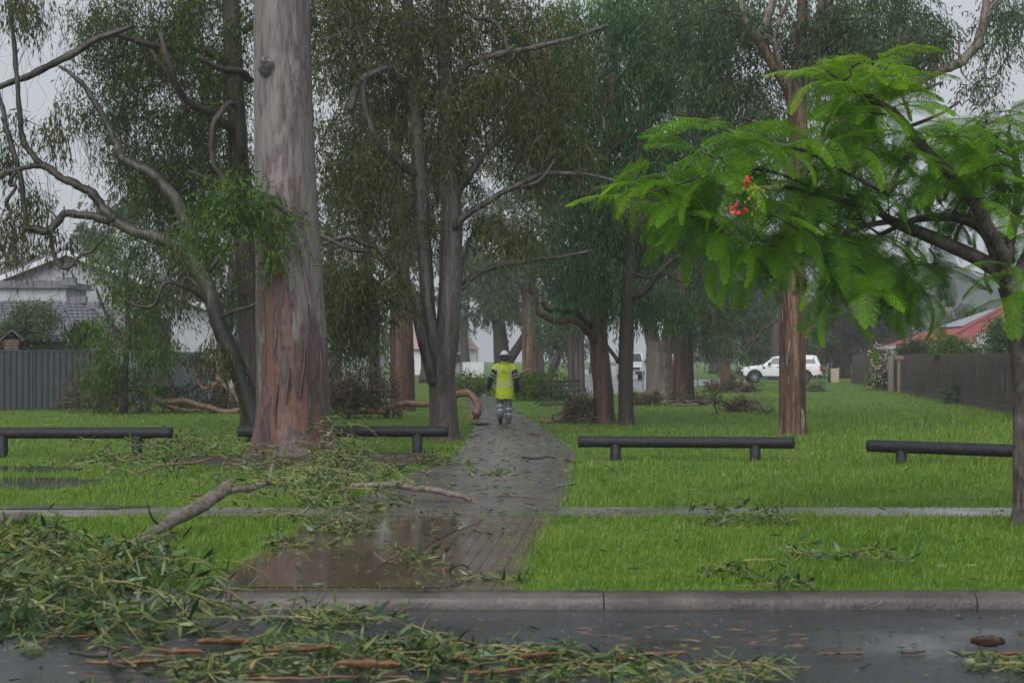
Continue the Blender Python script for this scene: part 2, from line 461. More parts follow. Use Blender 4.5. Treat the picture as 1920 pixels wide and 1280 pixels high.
def blob(cx, cy, rx, ry, n=60, j=.22, seed=0):
    r = np.random.default_rng(seed); th = np.linspace(0, 2*PI, n, endpoint=False); k = np.ones(n)
    for f in (2,3,4,6,9,14): k += j / f**.6 * np.sin(f*th + r.uniform(0,6.3))
    return [(cx + rx*a*math.cos(t), cy + ry*a*math.sin(t)) for a, t in zip(k, th)]
pudpolys = []
def puddle(px, py, rx, ry, seed, mat='clear_puddle', z=.012):
    c = G(px, py); p = blob(c[0], c[1], rx, ry, 60, .22, seed); pudpolys.append(p)
    o = ob('puddle', MB().poly([(x, y, z) for x, y in p] + [(c[0], c[1], z)], [(i, (i+1) % 60, 60) for i in range(60)]), M[mat]); o['kind'] = 'structure'
puddle(70, 905, 1.05, .9, 1); puddle(20, 880, .9, .8, 2); puddle(255, 862, 1.2, .5, 3); puddle(330, 868, .7, .5, 33); puddle(110, 952, 1.0, .25, 4)
# muddy water lying over the left of the apron
q0 = [G(400,1103), G(700,1104), G(860,1100), G(845,1060), G(800,1030), G(850,1000), G(900,975), G(760,972), G(610,972), G(560,1000), G(470,1060)]
qs = spline(np.array([*q0, q0[0]]), 5)[:-1]
o = ob('flood_water', MB().poly([(p[0], p[1], .0145) for p in qs] + [(-.9, 14.6, .0145)], [(i, (i+1) % len(qs), len(qs)) for i in range(len(qs))]), M['puddle']); o['kind'] = 'structure'

# a pale wet street beyond the trees
sr = [(1040,742),(1130,739),(1240,733),(1330,722),(1430,716),(1430,712),(1300,711),(1248,700),(1222,686),(1140,686),(1095,694),(1072,710)]
side_poly = [tuple(G(*p)[:2]) for p in sr]
sheet('side_street', [G(*p) for p in sr], .008, M['siderd'])

# mulch ring round the big gum
mc = G(560, 872); mul = blob(mc[0] + .15, mc[1] + 1.2, 2.35, 2.0, 60, .12, 5)
mbm = MB(); nr = 10; V = []
for k in range(nr):
    f = 1 - k / nr
    for (x, y) in mul:
        V.append((mc[0] + .15 + (x - mc[0] - .15)*f, mc[1] + 1.2 + (y - mc[1] - 1.2)*f, .01 + .05*(1 - f)**.7 + rng.uniform(0, .03)*(k > 0)))
mbm.add(V, [(k*60+i, k*60+(i+1)%60, (k+1)*60+(i+1)%60, (k+1)*60+i) for k in range(nr-1) for i in range(60)])
tag(ob('mulch_bed', mbm, M['mulch'], smooth=True), None, None, kind='stuff')
mulch_poly = mul

# low hill in the rain, far right
hx = np.linspace(60, 330, 60); V = []
for x in hx:
    zt = 26 * math.exp(-((x - 150) / 75) ** 2) + 3.0 * math.sin(x*.11) + 1.5*math.sin(x*.31) + 6
    V += [(x, 520, -1), (x, 540, max(zt*.75, 1)), (x, 570, max(zt*1.05,1)), (x, 640, -1)]
hb = MB().add(V, [(i*4+j, (i+1)*4+j, (i+1)*4+j+1, i*4+j+1) for i in range(59) for j in range(3)])
ob('hill', hb, plain('wooded_hill', (.04,.06,.04), .9, 0, .5, .12), smooth=True)['kind'] = 'structure'

# ------------------------------------------------------------------ grass
def grass():
    n = 300000
    py = 690 + 420 * rng.random(n) ** .85
    px = rng.uniform(-260, 2180, n)
    Y = F * CH / (py - HY); X = (px - 960) / F * Y
    Y = Y + rng.normal(0, .12, n)
    keep = (Y > KY1 + .0) & (Y < 150)
    for poly in (path_poly, apron_poly, foot_poly, side_poly, mulch_poly):
        keep &= ~inpoly(X + rng.normal(0, .10, n), Y + rng.normal(0, .07, n), poly)
    for poly in pudpolys:
        keep &= ~(inpoly(X, Y, poly) & (rng.random(n) < .93))
    X, Y = X[keep], Y[keep]; n = len(X)
    tuft = .5 + .5*np.sin(X*2.1 + 1.3*np.sin(Y*1.7)) * np.sin(Y*1.3 + 1.1*np.sin(X*2.7))
    long_ = np.clip((X - 5) / 4, 0, 1) * np.clip((Y - 20) / 4, 0, 1) * np.clip((60 - Y) / 20, 0, 1)
    h = (.035 + .06*tuft + .09*long_) * rng.uniform(.4, 1.35, n) * np.where(rng.random(n) < .02, 1.8, 1)
    edge = (Y < KY1 + .25); h[edge] *= .6
    w = np.maximum(.005, .00042*Y) * rng.uniform(.7, 1.4, n)
    a = rng.uniform(0, 2*PI, n); lean = rng.uniform(.1, .75, n) * h
    b = np.stack([X, Y, np.full(n, -.002)], 1)
    ld = np.stack([np.cos(a), np.sin(a), np.zeros(n)], 1); sd = np.stack([-np.sin(a + .6), np.cos(a + .6), np.zeros(n)], 1)
    up = np.array((0, 0, 1.0))
    m = b + ld*lean[:,None]*.35 + up*h[:,None]*.6; tip = b + ld*lean[:,None] + up*h[:,None]*.97
    V = np.stack([b - sd*w[:,None]/2, b + sd*w[:,None]/2, m + sd*w[:,None]*.38, m - sd*w[:,None]*.38, tip], 1)
    k = np.arange(n)[:, None]*5
    mb = MB().add(V, np.hstack([k, k+1, k+2, k+3]), np.hstack([k+3, k+2, k+4]))
    tag(ob('grass', mb, M['grass']), 'long wet green grass covering the park lawn and verges', 'grass', kind='stuff')
grass()

# ------------------------------------------------------------------ trees
def stem_pts(pl, Y, sub, ground=False):
    A = np.array([(*P(p[0], p[1], Y + (p[3] if len(p) > 3 else 0)), p[2] * (Y + (p[3] if len(p) > 3 else 0)) / F) for p in pl])
    S = spline(A, sub)
    S[:, 3] = np.maximum(S[:, 3], .006)
    if ground: S[0, 2] = min(S[0, 2], -.06)
    return S[:, :3], S[:, 3]

def clump_leaves(mb, C, R, n, L=.14, Wd=.022, down=.75, spray=.55, squash=.8):
    """hanging sprays of narrow leaves in clumps centred at C"""
    K = len(C); ns = max(3, int(n * 1.55) // 9); per = 9
    u = unit(rng.normal(size=(K, ns, 3))) * rng.random((K, ns, 1)) ** .45
    u[..., 2] *= squash
    s0 = C[:, None] + u * R[:, None, None]
    sd = unit(u * .7 + rng.normal(size=u.shape) * .45 + np.array((0, 0, -down)))
    t = np.linspace(.05, 1, per)[None, None, :, None]
    ln = (spray * rng.uniform(.6, 1.2, (K, ns, 1, 1)))
    pos = s0[:, :, None] + sd[:, :, None] * t * ln + np.array((0, 0, -1.0)) * (t ** 2) * ln * .35 * down
    pos = pos + rng.normal(size=pos.shape) * .035
    d = unit(sd[:, :, None] * .45 + rng.normal(size=pos.shape) * .5 + np.array((0, 0, -down)))
    m = K * ns * per
    leaves(mb, pos.reshape(-1, 3), d.reshape(-1, 3), L * 1.08 * rng.uniform(.65, 1.25, m), Wd * 1.3 * rng.uniform(.7, 1.3, m))

def grow_branches(mb, skel, C, r0=.03):
    """join every clump to the nearest bit of wood, oldest first"""
    skel = np.asarray(skel)
    d0 = np.array([np.min(np.linalg.norm(skel - c, axis=1)) for c in C])
    nodes = [p for p in skel]
    for i in np.argsort(d0):
        c = C[i]; A = np.array(nodes); dd = np.linalg.norm(A - c, axis=1) + .5*np.maximum(A[:, 2] - c[2], 0)
        p = A[np.argmin(dd)]; dist = np.linalg.norm(c - p)
        if dist < .12: continue
        side = rng.normal(size=3) * dist * .14
        pts = spline(np.array([p, p*.62 + c*.38 + side + np.array((0,0,.10*dist)), p*.28 + c*.72 + side*.3 + rng.normal(size=3)*dist*.07, c]), 3)
        r = np.linspace(min(r0, .008 + .014*dist), .005, len(pts))
        tube(mb, pts, r, 4, cap=False)
        nodes += [q for q in pts[2::3]]

def hang_twigs(mb, C, n, ln=(.4, 1.3), r=.006):
    for _ in range(n):
        c = C[rng.integers(len(C))] + rng.normal(size=3)*.3
        k = 6; L = rng.uniform(*ln)
        st = rng.normal(size=(k, 3)) * .35 + np.array((0, 0, -1.0)) * rng.uniform(.2, 1.1)
        pts = c + np.vstack([np.zeros(3), np.cumsum(unit(st)*L/k, 0)])
        tube(mb, spline(pts, 2), np.linspace(r, r*.4, 2*k + 1), 3, cap=False)

def tree(label, Y, stems, bark, limbs=(), crowns=(), leaf='lf_olive', cat='tree', name='gum_tree', cr=.6, per=130, L=.14, Wd=.022, down=.75,
         spray=.55, seg=16, sub=7, rough=.05, flute=.5, hang=0, hlen=(.4,1.3), group=None, twig='twig', limbmat=None, hi=False, limbname='limb', twig_r=.03, seed=0):
    base = P(stems[0][0][0], stems[0][0][1], Y); base[2] = 0
    t = thing(name, label, cat, base, group)
    skel = []
    for i, s in enumerate(stems):
        p, r = stem_pts(s, Y, sub * (3 if hi else 1), ground=(i == 0))
        ob('trunk' if i == 0 else 'stem', tube(MB(), p, r, seg, rough, seed=seed + i, flute=flute if i == 0 else 0), M[bark], t, smooth=True)
        skel += [q for q in p[len(p)//3 if i == 0 else 0:]]
    for i, s in enumerate(limbs):
        p, r = stem_pts(s, Y, 5)
        k = np.arange(len(p)); p = p + np.stack([np.sin(k*1.3+i), np.cos(k*1.1), np.sin(k*.9+2*i)], 1) * r[:, None] * .15
        ob(limbname, tube(MB(), p, r * (1 + .10*np.sin(k*2.3 + i) + .06*np.sin(k*.9)), 9, .09, seed=seed + 50 + i), M[limbmat or bark], t, smooth=True)
        skel += [q for q in p]
    C = []; R = []
    for c in crowns:
        cx, cy, rx, ry, n = c[:5]; d0, d1 = c[5:7] if len(c) > 6 else (-1.2, 2.8)
        for _ in range(n):
            a = rng.uniform(0, 2*PI); q = math.sqrt(rng.random())
            C.append(P(cx + rx*q*math.cos(a), cy + ry*q*math.sin(a), Y + rng.uniform(d0, d1))); R.append(cr * rng.uniform(.45, 1.05))
    if C:
        C = np.array(C); R = np.array(R)
        mbT = MB(); grow_branches(mbT, skel, C, twig_r)
        if hang: hang_twigs(mbT, C, hang, hlen)
        ob('twigs', mbT, M[twig], t, kind='stuff')
        mbL = MB(); clump_leaves(mbL, C, R, per, L, Wd, down, spray)
        ob('crown', mbL, M[leaf], t, kind='stuff')
    return t

# the big smooth-barked gum
tree('huge gum tree with grey upper trunk and reddish base beside black log rail', 28.2,
     [[(552,876,104),(552,858,86),(551,825,76),(550,760,70),(548,680,68),(545,600,66),(541,500,62),(537,400,60),(534,300,57),(531,180,54.5),(529,60,53.5),(528,-60,52),(526,-200,48)]], 'gum1',
     limbs=[[(500,138,15,-.36),(499,122,13,-.5),(498,112,8,-.56)], [(490,430,9,-.2),(462,415,7,-.7),(440,395,5,-1.1),(420,380,3,-1.2)],
            [(560,425,7,-.3),(530,395,5,-.75),(505,370,3,-1.0)], [(560,-150,30),(660,-260,22,-1),(760,-330,12,-2)], [(500,-170,28),(400,-260,20),(300,-300,12,1)]],
     crowns=[(400,400,55,60,12,-1.5,-.7), (465,365,65,45,13,-1.7,-.8), (515,400,32,50,8,-1.4,-.85), (505,470,16,26,3,-1.1,-.8), (370,430,30,40,5,-1.2,-.6), (560,-240,300,90,40,-3,3)],
     leaf='lf_green', cr=.24, per=62, L=.13, Wd=.02, seg=56, sub=4, hi=True, rough=.024, flute=1.1, down=.5, spray=.45, hang=30, hlen=(.3,.9))

def ribbons(t, items, Y, mats):
    for i, (px, py, L, w, depth, curl) in enumerate(items):
        n = 10; V = []; c0 = P(px, py, Y - depth)
        for k in range(n):
            f = k/(n-1); ww = w*(.35 + .65*math.sin(PI*min(.15 + .8*f, 1)))*(1 + rng.normal(0, .12))
            x = c0[0] + .05*L*math.sin(3*f + i); y = c0[1] - curl*(f**2)*L*.25; z = c0[2] - L*f
            V += [(x - ww/2, y + .012, z), (x, y - .006, z), (x + ww/2, y + .012, z), (x, y + .022, z)]
        Q = [(a*4+j, a*4+(j+1) % 4, a*4+4+(j+1) % 4, a*4+4+j) for a in range(n-1) for j in range(4)]
        ob('bark_ribbon', MB().add(V, Q), M[mats[i % len(mats)]], t, smooth=True)
big = bpy.data.objects['gum_tree']
ribbons(big, [(578,570,.55,.045,.60,.15),(566,640,.9,.07,.66,.1),(540,690,.6,.05,.69,.12),(585,425,.25,.03,.52,.3),(500,25,.25,.05,.42,.15),(507,85,.25,.06,.42,.2),(600,655,.5,.04,.48,.2),(515,610,.4,.04,.6,.1),(560,330,.5,.04,.56,.1),(520,720,.7,.05,.62,.1)], 28.2, ['peel','barkdark','gum1','barkstrip'])

# brown shaggy tree behind it, filling the upper left
tree('shaggy brown stringybark with dark hanging crown behind the huge gum', 37.0,
     [[(474,800,24),(468,650,21),(458,450,19),(448,300,18),(440,150,17),(432,0,16),(425,-120,14)]], 'dark',
     limbs=[[(452,260,9),(400,215,8,-1),(350,190,7,-1.5),(320,130,6,-2),(300,60,4,-2)], [(440,120,9),(370,90,7,-.5),(290,85,6,-1),(200,60,5,-1.5)],
            [(468,150,7,-1),(450,135,7,-1.5),(410,128,6,-2),(365,105,4,-2.4)], [(455,300,7,-1.2),(440,195,6,-1.6),(405,225,6,-2),(396,270,5,-2),(402,310,5,-2),(425,345,4,-2)],
            [(275,85,5,-1),(300,120,6,-1),(325,150,5,-1),(350,210,4,-1)], [(455,60,7),(520,10,5),(600,-40,4)], [(455,380,7),(400,340,5,-1),(350,320,4,-1)]],
     crowns=[(235,60,125,80,42), (390,50,100,80,36), (330,150,125,80,32), (390,250,90,90,24), (300,270,60,70,10), (430,-60,220,60,30), (620,60,80,80,20), (420,330,60,70,10), (330,400,80,70,18), (280,300,70,70,14), (200,180,70,60,10), (400,500,60,60,9), (310,520,50,60,6)],
     leaf='lf_dark', per=135, L=.13, Wd=.021, hang=700, hlen=(.6,2.4), twig='twig', seg=14)

# leaning grey-green gum
tree('leaning gum with mottled grey green bark and bare crooked limbs over the left fence', 33.0,
     [[(486,822,24),(474,775,20),(447,695,18),(416,622,16),(396,560,15),(378,512,15),(357,482,14),(335,463,13),(290,444,11),(250,434,10),(215,415,9)]], 'gum2',
     limbs=[[(215,415,11),(190,385,9),(170,360,8.5),(140,345,8),(110,330,7),(85,312,7),(60,312,5),(25,320,5),(-5,334,5),(-40,350,4)],
            [(88,316,6),(60,290,6),(44,262,5.5),(38,220,5),(32,150,4.8),(26,80,4.5),(18,10,4.5),(12,-40,4)],
            [(205,412,9),(165,405,8),(125,400,7),(108,415,8,-.2),(92,432,8,-.3),(65,430,8,-.3),(44,426,7,-.3)],
            [(50,426,5,-.2),(46,390,5),(38,330,5),(25,285,5),(12,240,5),(2,190,4),(-10,150,3)],
            [(372,505,13),(345,410,11),(312,352,11),(270,318,10),(232,300,9),(222,283,10),(214,262,7),(195,222,6),(165,172,5),(135,140,4),(112,125,3)],
            [(-20,168,5,.5),(30,152,6,.5),(80,130,6.5,.5),(130,104,7,.5),(190,70,6,.5),(250,50,4,.5)],
            [(30,320,4),(18,345,4),(30,350,3),(12,380,4),(20,400,3),(5,418,3)],
            [(95,440,3),(98,470,3.5),(112,498,4),(128,502,4),(150,480,3.5),(172,470,3.5),(200,440,2.5)],
            [(400,570,5),(350,540,4,-.4),(310,530,3.5,-.6),(290,570,3,-.6),(262,575,3,-.6),(230,560,2.5,-.6)],
            [(392,555,4),(350,520,4,.3),(340,560,3,.3),(335,600,3,.3)], [(405,600,4),(435,585,4,-.3),(470,575,4,-.6),(490,560,3,-.7)],
            [(380,520,4),(420,470,4),(440,430,3),(470,420,3)]],
     crowns=[(60,15,55,30,7,-.5,1), (15,245,18,50,4,-.5,1), (110,235,22,50,4,-.5,.5), (75,370,28,30,4,-.5,.5), (18,430,20,55,6,-.5,.5), (120,440,25,12,2), (410,665,14,40,3,-.6,.2), (320,470,90,50,5)],
     leaf='lf_olive', cr=.32, per=64, L=.16, Wd=.025, down=1.3, spray=.5, hang=330, hlen=(.5,2.2), seg=18, limbname='limb', twig_r=.018)

# weeping bushy tree against the fence, left
tree('bushy weeping tree with lime green tips against the dark grey fence', 50.0,
     [[(232,760,7),(235,690,6),(240,600,5),(235,500,4)]], 'dark', limbs=[[(236,650,4),(200,590,3),(180,540,2)], [(238,620,4),(275,560,3),(290,500,2)], [(235,700,4),(200,680,3),(170,660,2)]],
     crowns=[(215,480,50,55,22,-1.5,1.5), (250,560,70,60,22,-1.5,1.5), (250,640,80,60,26,-1.5,1.5), (185,680,40,40,12,-1.5,1), (310,520,60,60,14), (240,700,60,25,8)], hang=160, hlen=(.5,1.6), leaf='lf_green', cr=.5, per=85, L=.16, Wd=.026, down=1.0, spray=.6, seg=8)

# two-stemmed gum beside the path
tree('two stemmed grey gum tree standing between path and black log rail', 34.3,
     [[(834,832,36),(833,815,30),(832,780,27),(829,720,25),(830,680,25),(838,630,23),(843,560,22),(845,480,21),(846,400,20),(842,300,17),(838,200,15),(832,90,13),(826,-60,11)],
      [(818,690,14),(812,640,15),(803,590,15),(800,530,14),(796,470,14),(790,400,15),(786,300,14),(780,180,12),(770,60,10),(760,-60,8)],
      [(812,720,9,-.2),(800,670,10,-.3),(786,610,10,-.3),(778,560,9,-.3),(760,530,8,-.3),(742,500,7,-.4)]], 'gum3',
     limbs=[[(742,500,7,-.4),(728,488,7,-.5),(705,468,5,-.7),(670,470,5,-.8),(640,460,5,-1),(600,440,5,-1)], [(765,535,6,-.3),(735,510,4.5,-.6),(715,470,4.5,-.7),(690,460,4,-.8),(650,445,4.5,-1),(602,458,3.5,-1)],
            [(852,425,8,-.2),(880,400,7,-.4),(925,372,6,-.5),(985,340,5.5,-.6),(1030,325,4.5,-.6),(1100,328,4,-.6),(1160,340,3,-.6)], [(930,370,4,-.5),(960,355,3.5,-.5),(1010,340,3,-.8),(1040,300,3,-.8)],
            [(858,545,6),(875,530,6,.2),(900,510,5.5,.4),(950,495,5,.5),(1005,487,4.5,.6),(1060,480,3.5,.7),(1110,470,3,.7)], [(868,530,4),(872,490,3.5,.2),(880,450,3.5,.3),(895,430,3,.4)],
            [(838,170,8),(880,120,6,-.5),(950,100,6,-.8),(1020,85,5,-1),(1080,70,5,-1),(1140,48,4,-1)], [(953,98,4,-.8),(945,70,4,-.8),(925,40,4,-.8),(890,35,4,-.8)],
            [(790,330,8),(740,300,7,-.5),(700,250,7,-.8),(680,160,7,-.8),(720,130,6,-.8),(760,120,5,-.5)], [(785,200,7),(700,90,6),(640,20,5)], [(846,380,7),(900,300,6),(960,240,5.5,.5),(1040,180,5,1)], [(655,210,7,-.8),(668,170,8,-.8),(690,140,7,-.8),(740,125,6,-.6)]],
     crowns=[(690,90,110,110,34), (850,90,140,110,40), (760,250,110,110,28), (640,300,50,110,14), (900,240,120,100,32), (1010,110,100,100,28), (690,540,60,42,20,-2.4,-.8), (630,560,30,60,9,-2.2,-.8), (650,620,26,25,5,-2,-.8), (720,410,90,70,14),
             (1040,250,80,90,22), (930,420,60,40,10), (800,-20,260,70,60)],
     leaf='lf_olive', per=130, hang=800, hlen=(.6,2.6), twig='twigr', seg=20, rough=.045, limbmat='gum3')

# rows of red-brown trunks behind
tree('dark red brown stringybark trunk behind the two stemmed gum', 53.0, [[(756,790,30),(755,760,25),(754,680,23),(752,580,21),(748,480,17),(745,350,13),(740,200,9)]], 'red',
     limbs=[[(750,520,8),(700,470,6),(660,440,4)], [(748,420,8),(800,350,6),(840,300,4)]], crowns=[(700,400,110,110,36), (770,260,130,110,34), (640,220,80,120,24), (690,620,20,30,2)], leaf='lf_olive', per=120, L=.17, Wd=.028, cr=.8, hang=120, twig='twigr')
tree('thin dark trunk close behind the two stemmed gum', 56.0, [[(703,770,12),(702,690,11),(700,600,10),(690,500,8),(680,380,6)]], 'dark', crowns=[(640,420,70,80,16), (620,540,50,60,10)], leaf='lf_dark', per=110, L=.18, Wd=.03, cr=.8)
tree('grey trunk in front of the pale fence panels behind the huge gum', 58.0, [[(632,752,13),(630,700,11),(629,640,10),(626,540,8),(615,420,6)]], 'gum3', crowns=[(600,520,50,60,10), (640,480,60,70,12)], leaf='lf_dark', per=110, L=.18, Wd=.03, cr=.8)
tree('grey leaning trunk behind the leaning gum by the blue grey fence', 56.0, [[(412,750,16),(415,680,14),(425,600,13),(440,500,11),(455,420,8)]], 'gum3', limbs=[[(415,640,5),(395,590,4),(420,540,3)]], crowns=[(450,560,50,40,9),(430,600,50,40,5),(480,620,30,40,6),(330,380,80,80,12),(420,430,70,60,10)], leaf='lf_blue', per=90, L=.18, Wd=.03, cr=.7)

tree('red brown stringybark right of the path with a long crooked left limb', 43.0,
     [[(1132,800,25),(1132,780,21),(1131,730,19),(1126,680,18),(1122,630,17),(1124,570,15),(1127,500,13),(1132,400,11),(1140,280,9),(1150,140,7)]], 'red',
     limbs=[[(1114,640,7,-.2),(1095,614,6.5,-.5),(1072,600,5.5,-.6),(1046,604,5,-.6),(1022,594,4.8,-.6),(1008,586,4.2,-.6),(1004,562,3.6,-.6),(990,538,2.6,-.6)], [(1112,618,6),(1085,590,6,-.3),(1050,580,5,-.4),(1030,582,4,-.4),(1015,565,4,-.4)],
            [(1130,530,7),(1150,500,6,-.3),(1180,490,6,-.4),(1200,475,4,-.4),(1220,455,3,-.4)], [(1134,390,6),(1080,340,5,-.5),(1030,300,4,-.8)], [(1140,290,6),(1200,230,5),(1260,180,4)]],
     crowns=[(1130,400,85,80,34), (1060,300,100,90,34), (1150,250,110,100,40), (1060,450,70,45,14), (1190,420,60,70,18), (1130,80,140,110,60), (1000,190,70,90,18), (1120,500,45,35,9,-2,-.8), (1100,540,40,20,4)],
     leaf='lf_blue', per=125, L=.17, Wd=.026, cr=.65, down=1.1, spray=.65, hang=120)
tree('slim straight brown trunk beside the red stringybark', 42.0, [[(1174,803,18),(1174,780,15),(1173,720,14),(1174,640,14),(1177,560,12),(1182,490,10),(1190,400,8),(1200,280,7),(1210,120,5)]], 'dark',
     limbs=[[(1160,680,4),(1140,650,3.5,.2),(1128,640,3,.3)], [(1180,560,7),(1210,545,6,-.3),(1245,500,6,-.4),(1275,480,5,-.4)], [(1186,440,6),(1230,380,5),(1270,340,4)], [(1182,510,4),(1215,520,3,-.4),(1245,512,3,-.4),(1280,530,2.5,-.4)]],
     crowns=[(1230,330,80,90,26), (1260,180,90,110,34), (1300,330,60,80,16), (1220,560,60,30,10), (1290,430,60,40,9), (1250,40,120,80,44)], leaf='lf_blue', per=120, L=.17, Wd=.026, cr=.65, down=1.0, hang=120)
tree('broad pale trunk flaring at its base between slim stringybarks', 63.0, [[(1242,764,40),(1242,745,33),(1239,710,28),(1236,670,25),(1236,640,24)], [(1228,660,14),(1218,610,14),(1205,560,12),(1195,480,9),(1190,380,6)], [(1248,660,14),(1262,600,13),(1275,540,10),(1295,450,8),(1310,350,5)]], 'pale',
     crowns=[(1240,570,75,38,22,-3,2), (1290,500,80,50,22), (1200,480,60,50,14), (1320,400,80,70,20)], leaf='lf_grey', per=120, L=.2, Wd=.034, cr=.85, down=.9)
tree('reddish straight trunk touching the broad pale trunk', 62.0, [[(1277,765,19),(1276,740,16),(1276,680,14),(1276,600,13),(1278,520,11),(1285,420,8)]], 'red', crowns=[(1280,560,45,35,8), (1300,460,60,60,14)], leaf='lf_olive', per=110, L=.2, Wd=.032, cr=.8)
tree('narrow dark trunk close behind the reddish straight trunk', 66.0, [[(1293,756,10),(1292,700,9),(1292,620,8),(1296,520,6)]], 'dark', crowns=[(1320,570,45,40,9), (1330,620,35,28,7)], leaf='lf_grey', per=110, L=.2, Wd=.034, cr=.8)
tree('mottled slim trunk with brush heaped at its foot left of the white pickup', 86.0, [[(1362,738,12),(1361,715,9.5),(1360,660,8.5),(1358,600,8),(1354,520,6),(1345,430,5)]], 'peel',
     limbs=[[(1400,650,2),(1420,630,2.5),(1440,610,3),(1460,600,3)]], crowns=[(1350,560,60,55,20), (1400,560,55,50,16), (1340,640,22,20,5), (1370,460,80,70,22), (1400,640,20,18,3)], leaf='lf_grey', per=120, L=.26, Wd=.044, cr=1.0)

tree('tall tree with peeling tan and brown bark behind the right log rail', 36.7,
     [[(1487,826,31),(1487,805,27),(1486,760,25.5),(1486,680,25),(1487,600,24),(1488,500,22.5),(1492,380,20),(1496,280,18),(1497,215,17),(1499,160,13),(1502,90,11),(1505,20,10),(1500,-80,9)],
      [(1494,230,13),(1484,180,12),(1462,140,10.5),(1440,105,10),(1416,68,9)], [(1500,190,11),(1512,140,10),(1526,80,10),(1540,20,9.5),(1552,-60,8)]], 'peel',
     limbs=[[(1416,68,8),(1432,50,8),(1446,15,8),(1456,-40,7)], [(1416,68,7),(1400,45,6),(1390,10,6),(1384,-40,5)], [(1418,70,7),(1440,72,7),(1454,86,7),(1460,112,6.5),(1464,140,7)],[(1452,80,5),(1460,40,4.5),(1478,5,4)],
            [(1502,310,11),(1540,262,9,-.3),(1590,225,9,-.4),(1640,190,8.5,-.5),(1700,162,9,-.5),(1740,142,9,-.5),(1790,122,9,-.6),(1822,98,9,-.6),(1840,60,9,-.6),(1848,20,8,-.6),(1846,-40,7,-.6)],
            [(1490,340,7),(1440,250,6),(1420,230,6),(1425,215,5),(1400,200,4)], [(1800,120,3,-.6),(1798,95,2.5,-.6),(1800,70,2,-.6)], [(1846,30,4,-.6),(1870,0,4,-.6),(1900,-30,3,-.6)], [(1514,480,4),(1530,462,3,-.3),(1535,455,2,-.4)]],
     crowns=[(1390,110,90,90,26), (1640,50,120,60,44), (1560,90,80,70,22), (1730,70,40,60,12), (1350,190,60,80,16), (1430,240,70,60,14), (1590,250,70,50,14), (1540,340,40,60,6), (1870,60,40,60,7), (1830,150,30,30,3), (1900,10,40,40,6), (1480,-20,260,70,60), (1300,60,70,70,16)],
     leaf='lf_grey', per=125, L=.15, Wd=.024, cr=.6, hang=160, seg=24, rough=.05, limbmat='pale')

tan = [o for o in bpy.data.objects if o.get('label', '').startswith('tall tree with peeling')][0]
ribbons(tan, [(1465 + 42*rng.random(), 350 + 420*rng.random(), rng.uniform(.2, .8), rng.uniform(.03, .08), .245 + .03*rng.random(), rng.uniform(.1, .5)) for _ in range(26)], 36.7, ['barkstrip', 'barkdark', 'pale', 'barkdark'])
# far trunks in the mist
tree('thick pinkish brown trunk in the mist behind the walking worker', 96.0, [[(997,738,24),(997,715,19),(996,660,17.5),(995,600,16),(993,540,14),(990,450,9)]], 'peel', crowns=[(990,540,70,50,26), (1040,500,70,60,22), (940,480,70,70,22), (1010,420,110,70,30)], leaf='lf_grey', per=110, L=.3, Wd=.05, cr=1.1)
tree('dark forked trunk in the mist left of the worker', 104.0, [[(943,724,20),(942,700,16),(940,660,15),(936,610,12),(930,560,8)], [(948,690,8),(962,665,9),(978,640,8),(992,610,5)]], 'dark', crowns=[(915,560,60,35,16), (965,570,50,30,10), (890,510,60,45,14)], leaf='lf_grey', per=110, L=.32, Wd=.055, cr=1.1)
tree('small curved trunk in the mist right of the pinkish trunk', 92.0, [[(1028,722,8),(1032,700,7),(1042,678,7),(1048,655,6),(1040,630,5),(1036,600,4)]], 'dark', crowns=[(1045,620,40,25,14), (1060,590,50,30,14)], leaf='lf_grey', per=100, L=.28, Wd=.05, cr=.9)
tree('thin dark trunk left of the red stringybark, nearer the curved trunk', 84.0, [[(1072,736,7.5),(1071,700,6.5),(1069,650,6),(1066,590,4)]], 'dark', crowns=[(1070,570,45,35,14)], leaf='lf_grey', per=100, L=.26, Wd=.045, cr=.9)
tree('thin dark trunk just left of the red stringybark', 84.0, [[(1090,736,7.5),(1090,700,6.5),(1089,650,6),(1092,590,4)]], 'dark', crowns=[(1095,560,45,35,14)], leaf='lf_grey', per=100, L=.26, Wd=.045, cr=.9)

# mist-faded trees along the far side
def fartree(label, px, py, Y, crowns, leaf, r=9, L=.42, per=100, cr=1.5):
    tree(label, Y, [[(px, py, r*1.3), (px+1, py-25, r), (px-2, py-70, r*.8), (px+3, py-130, r*.5)]], 'dark', crowns=crowns, leaf=leaf, per=per, L=L, Wd=L*.19, cr=cr, name='distant_tree', seg=8, sub=4, hang=0, twig_r=.05)
fartree('pale green misty tree behind the pale fence panels', 700, 705, 140, [(690,630,60,45,26), (650,610,50,40,18)], 'lf_lime')
fartree('misty tree behind the white picket fence', 872, 703, 165, [(850,600,40,40,12), (890,530,60,40,14)], 'lf_grey')
fartree('misty round tree beyond the worker on the far lawn', 1010, 700, 170, [(1040,650,40,25,10), (1020,590,50,40,10)], 'lf_grey')
fartree('misty tree standing beyond the pale wet street', 1115, 694, 190, [(1110,610,60,55,26), (1150,540,70,60,26)], 'lf_grey')
fartree('dark round misty tree on the far lawn left of the pickup', 1345, 698, 180, [(1335,640,40,30,16), (1330,560,80,70,30)], 'lf_grey', 14)
fartree('broad misty tree directly behind the white pickup', 1450, 708, 135, [(1430,600,60,60,34), (1420,500,80,60,30), (1460,650,60,30,20)], 'lf_grey')
fartree('brown green misty tree right of the tan barked trunk', 1585, 706, 140, [(1590,560,70,60,40), (1560,640,60,40,26), (1620,620,50,50,22), (1570,480,60,50,16)], 'lf_brown')
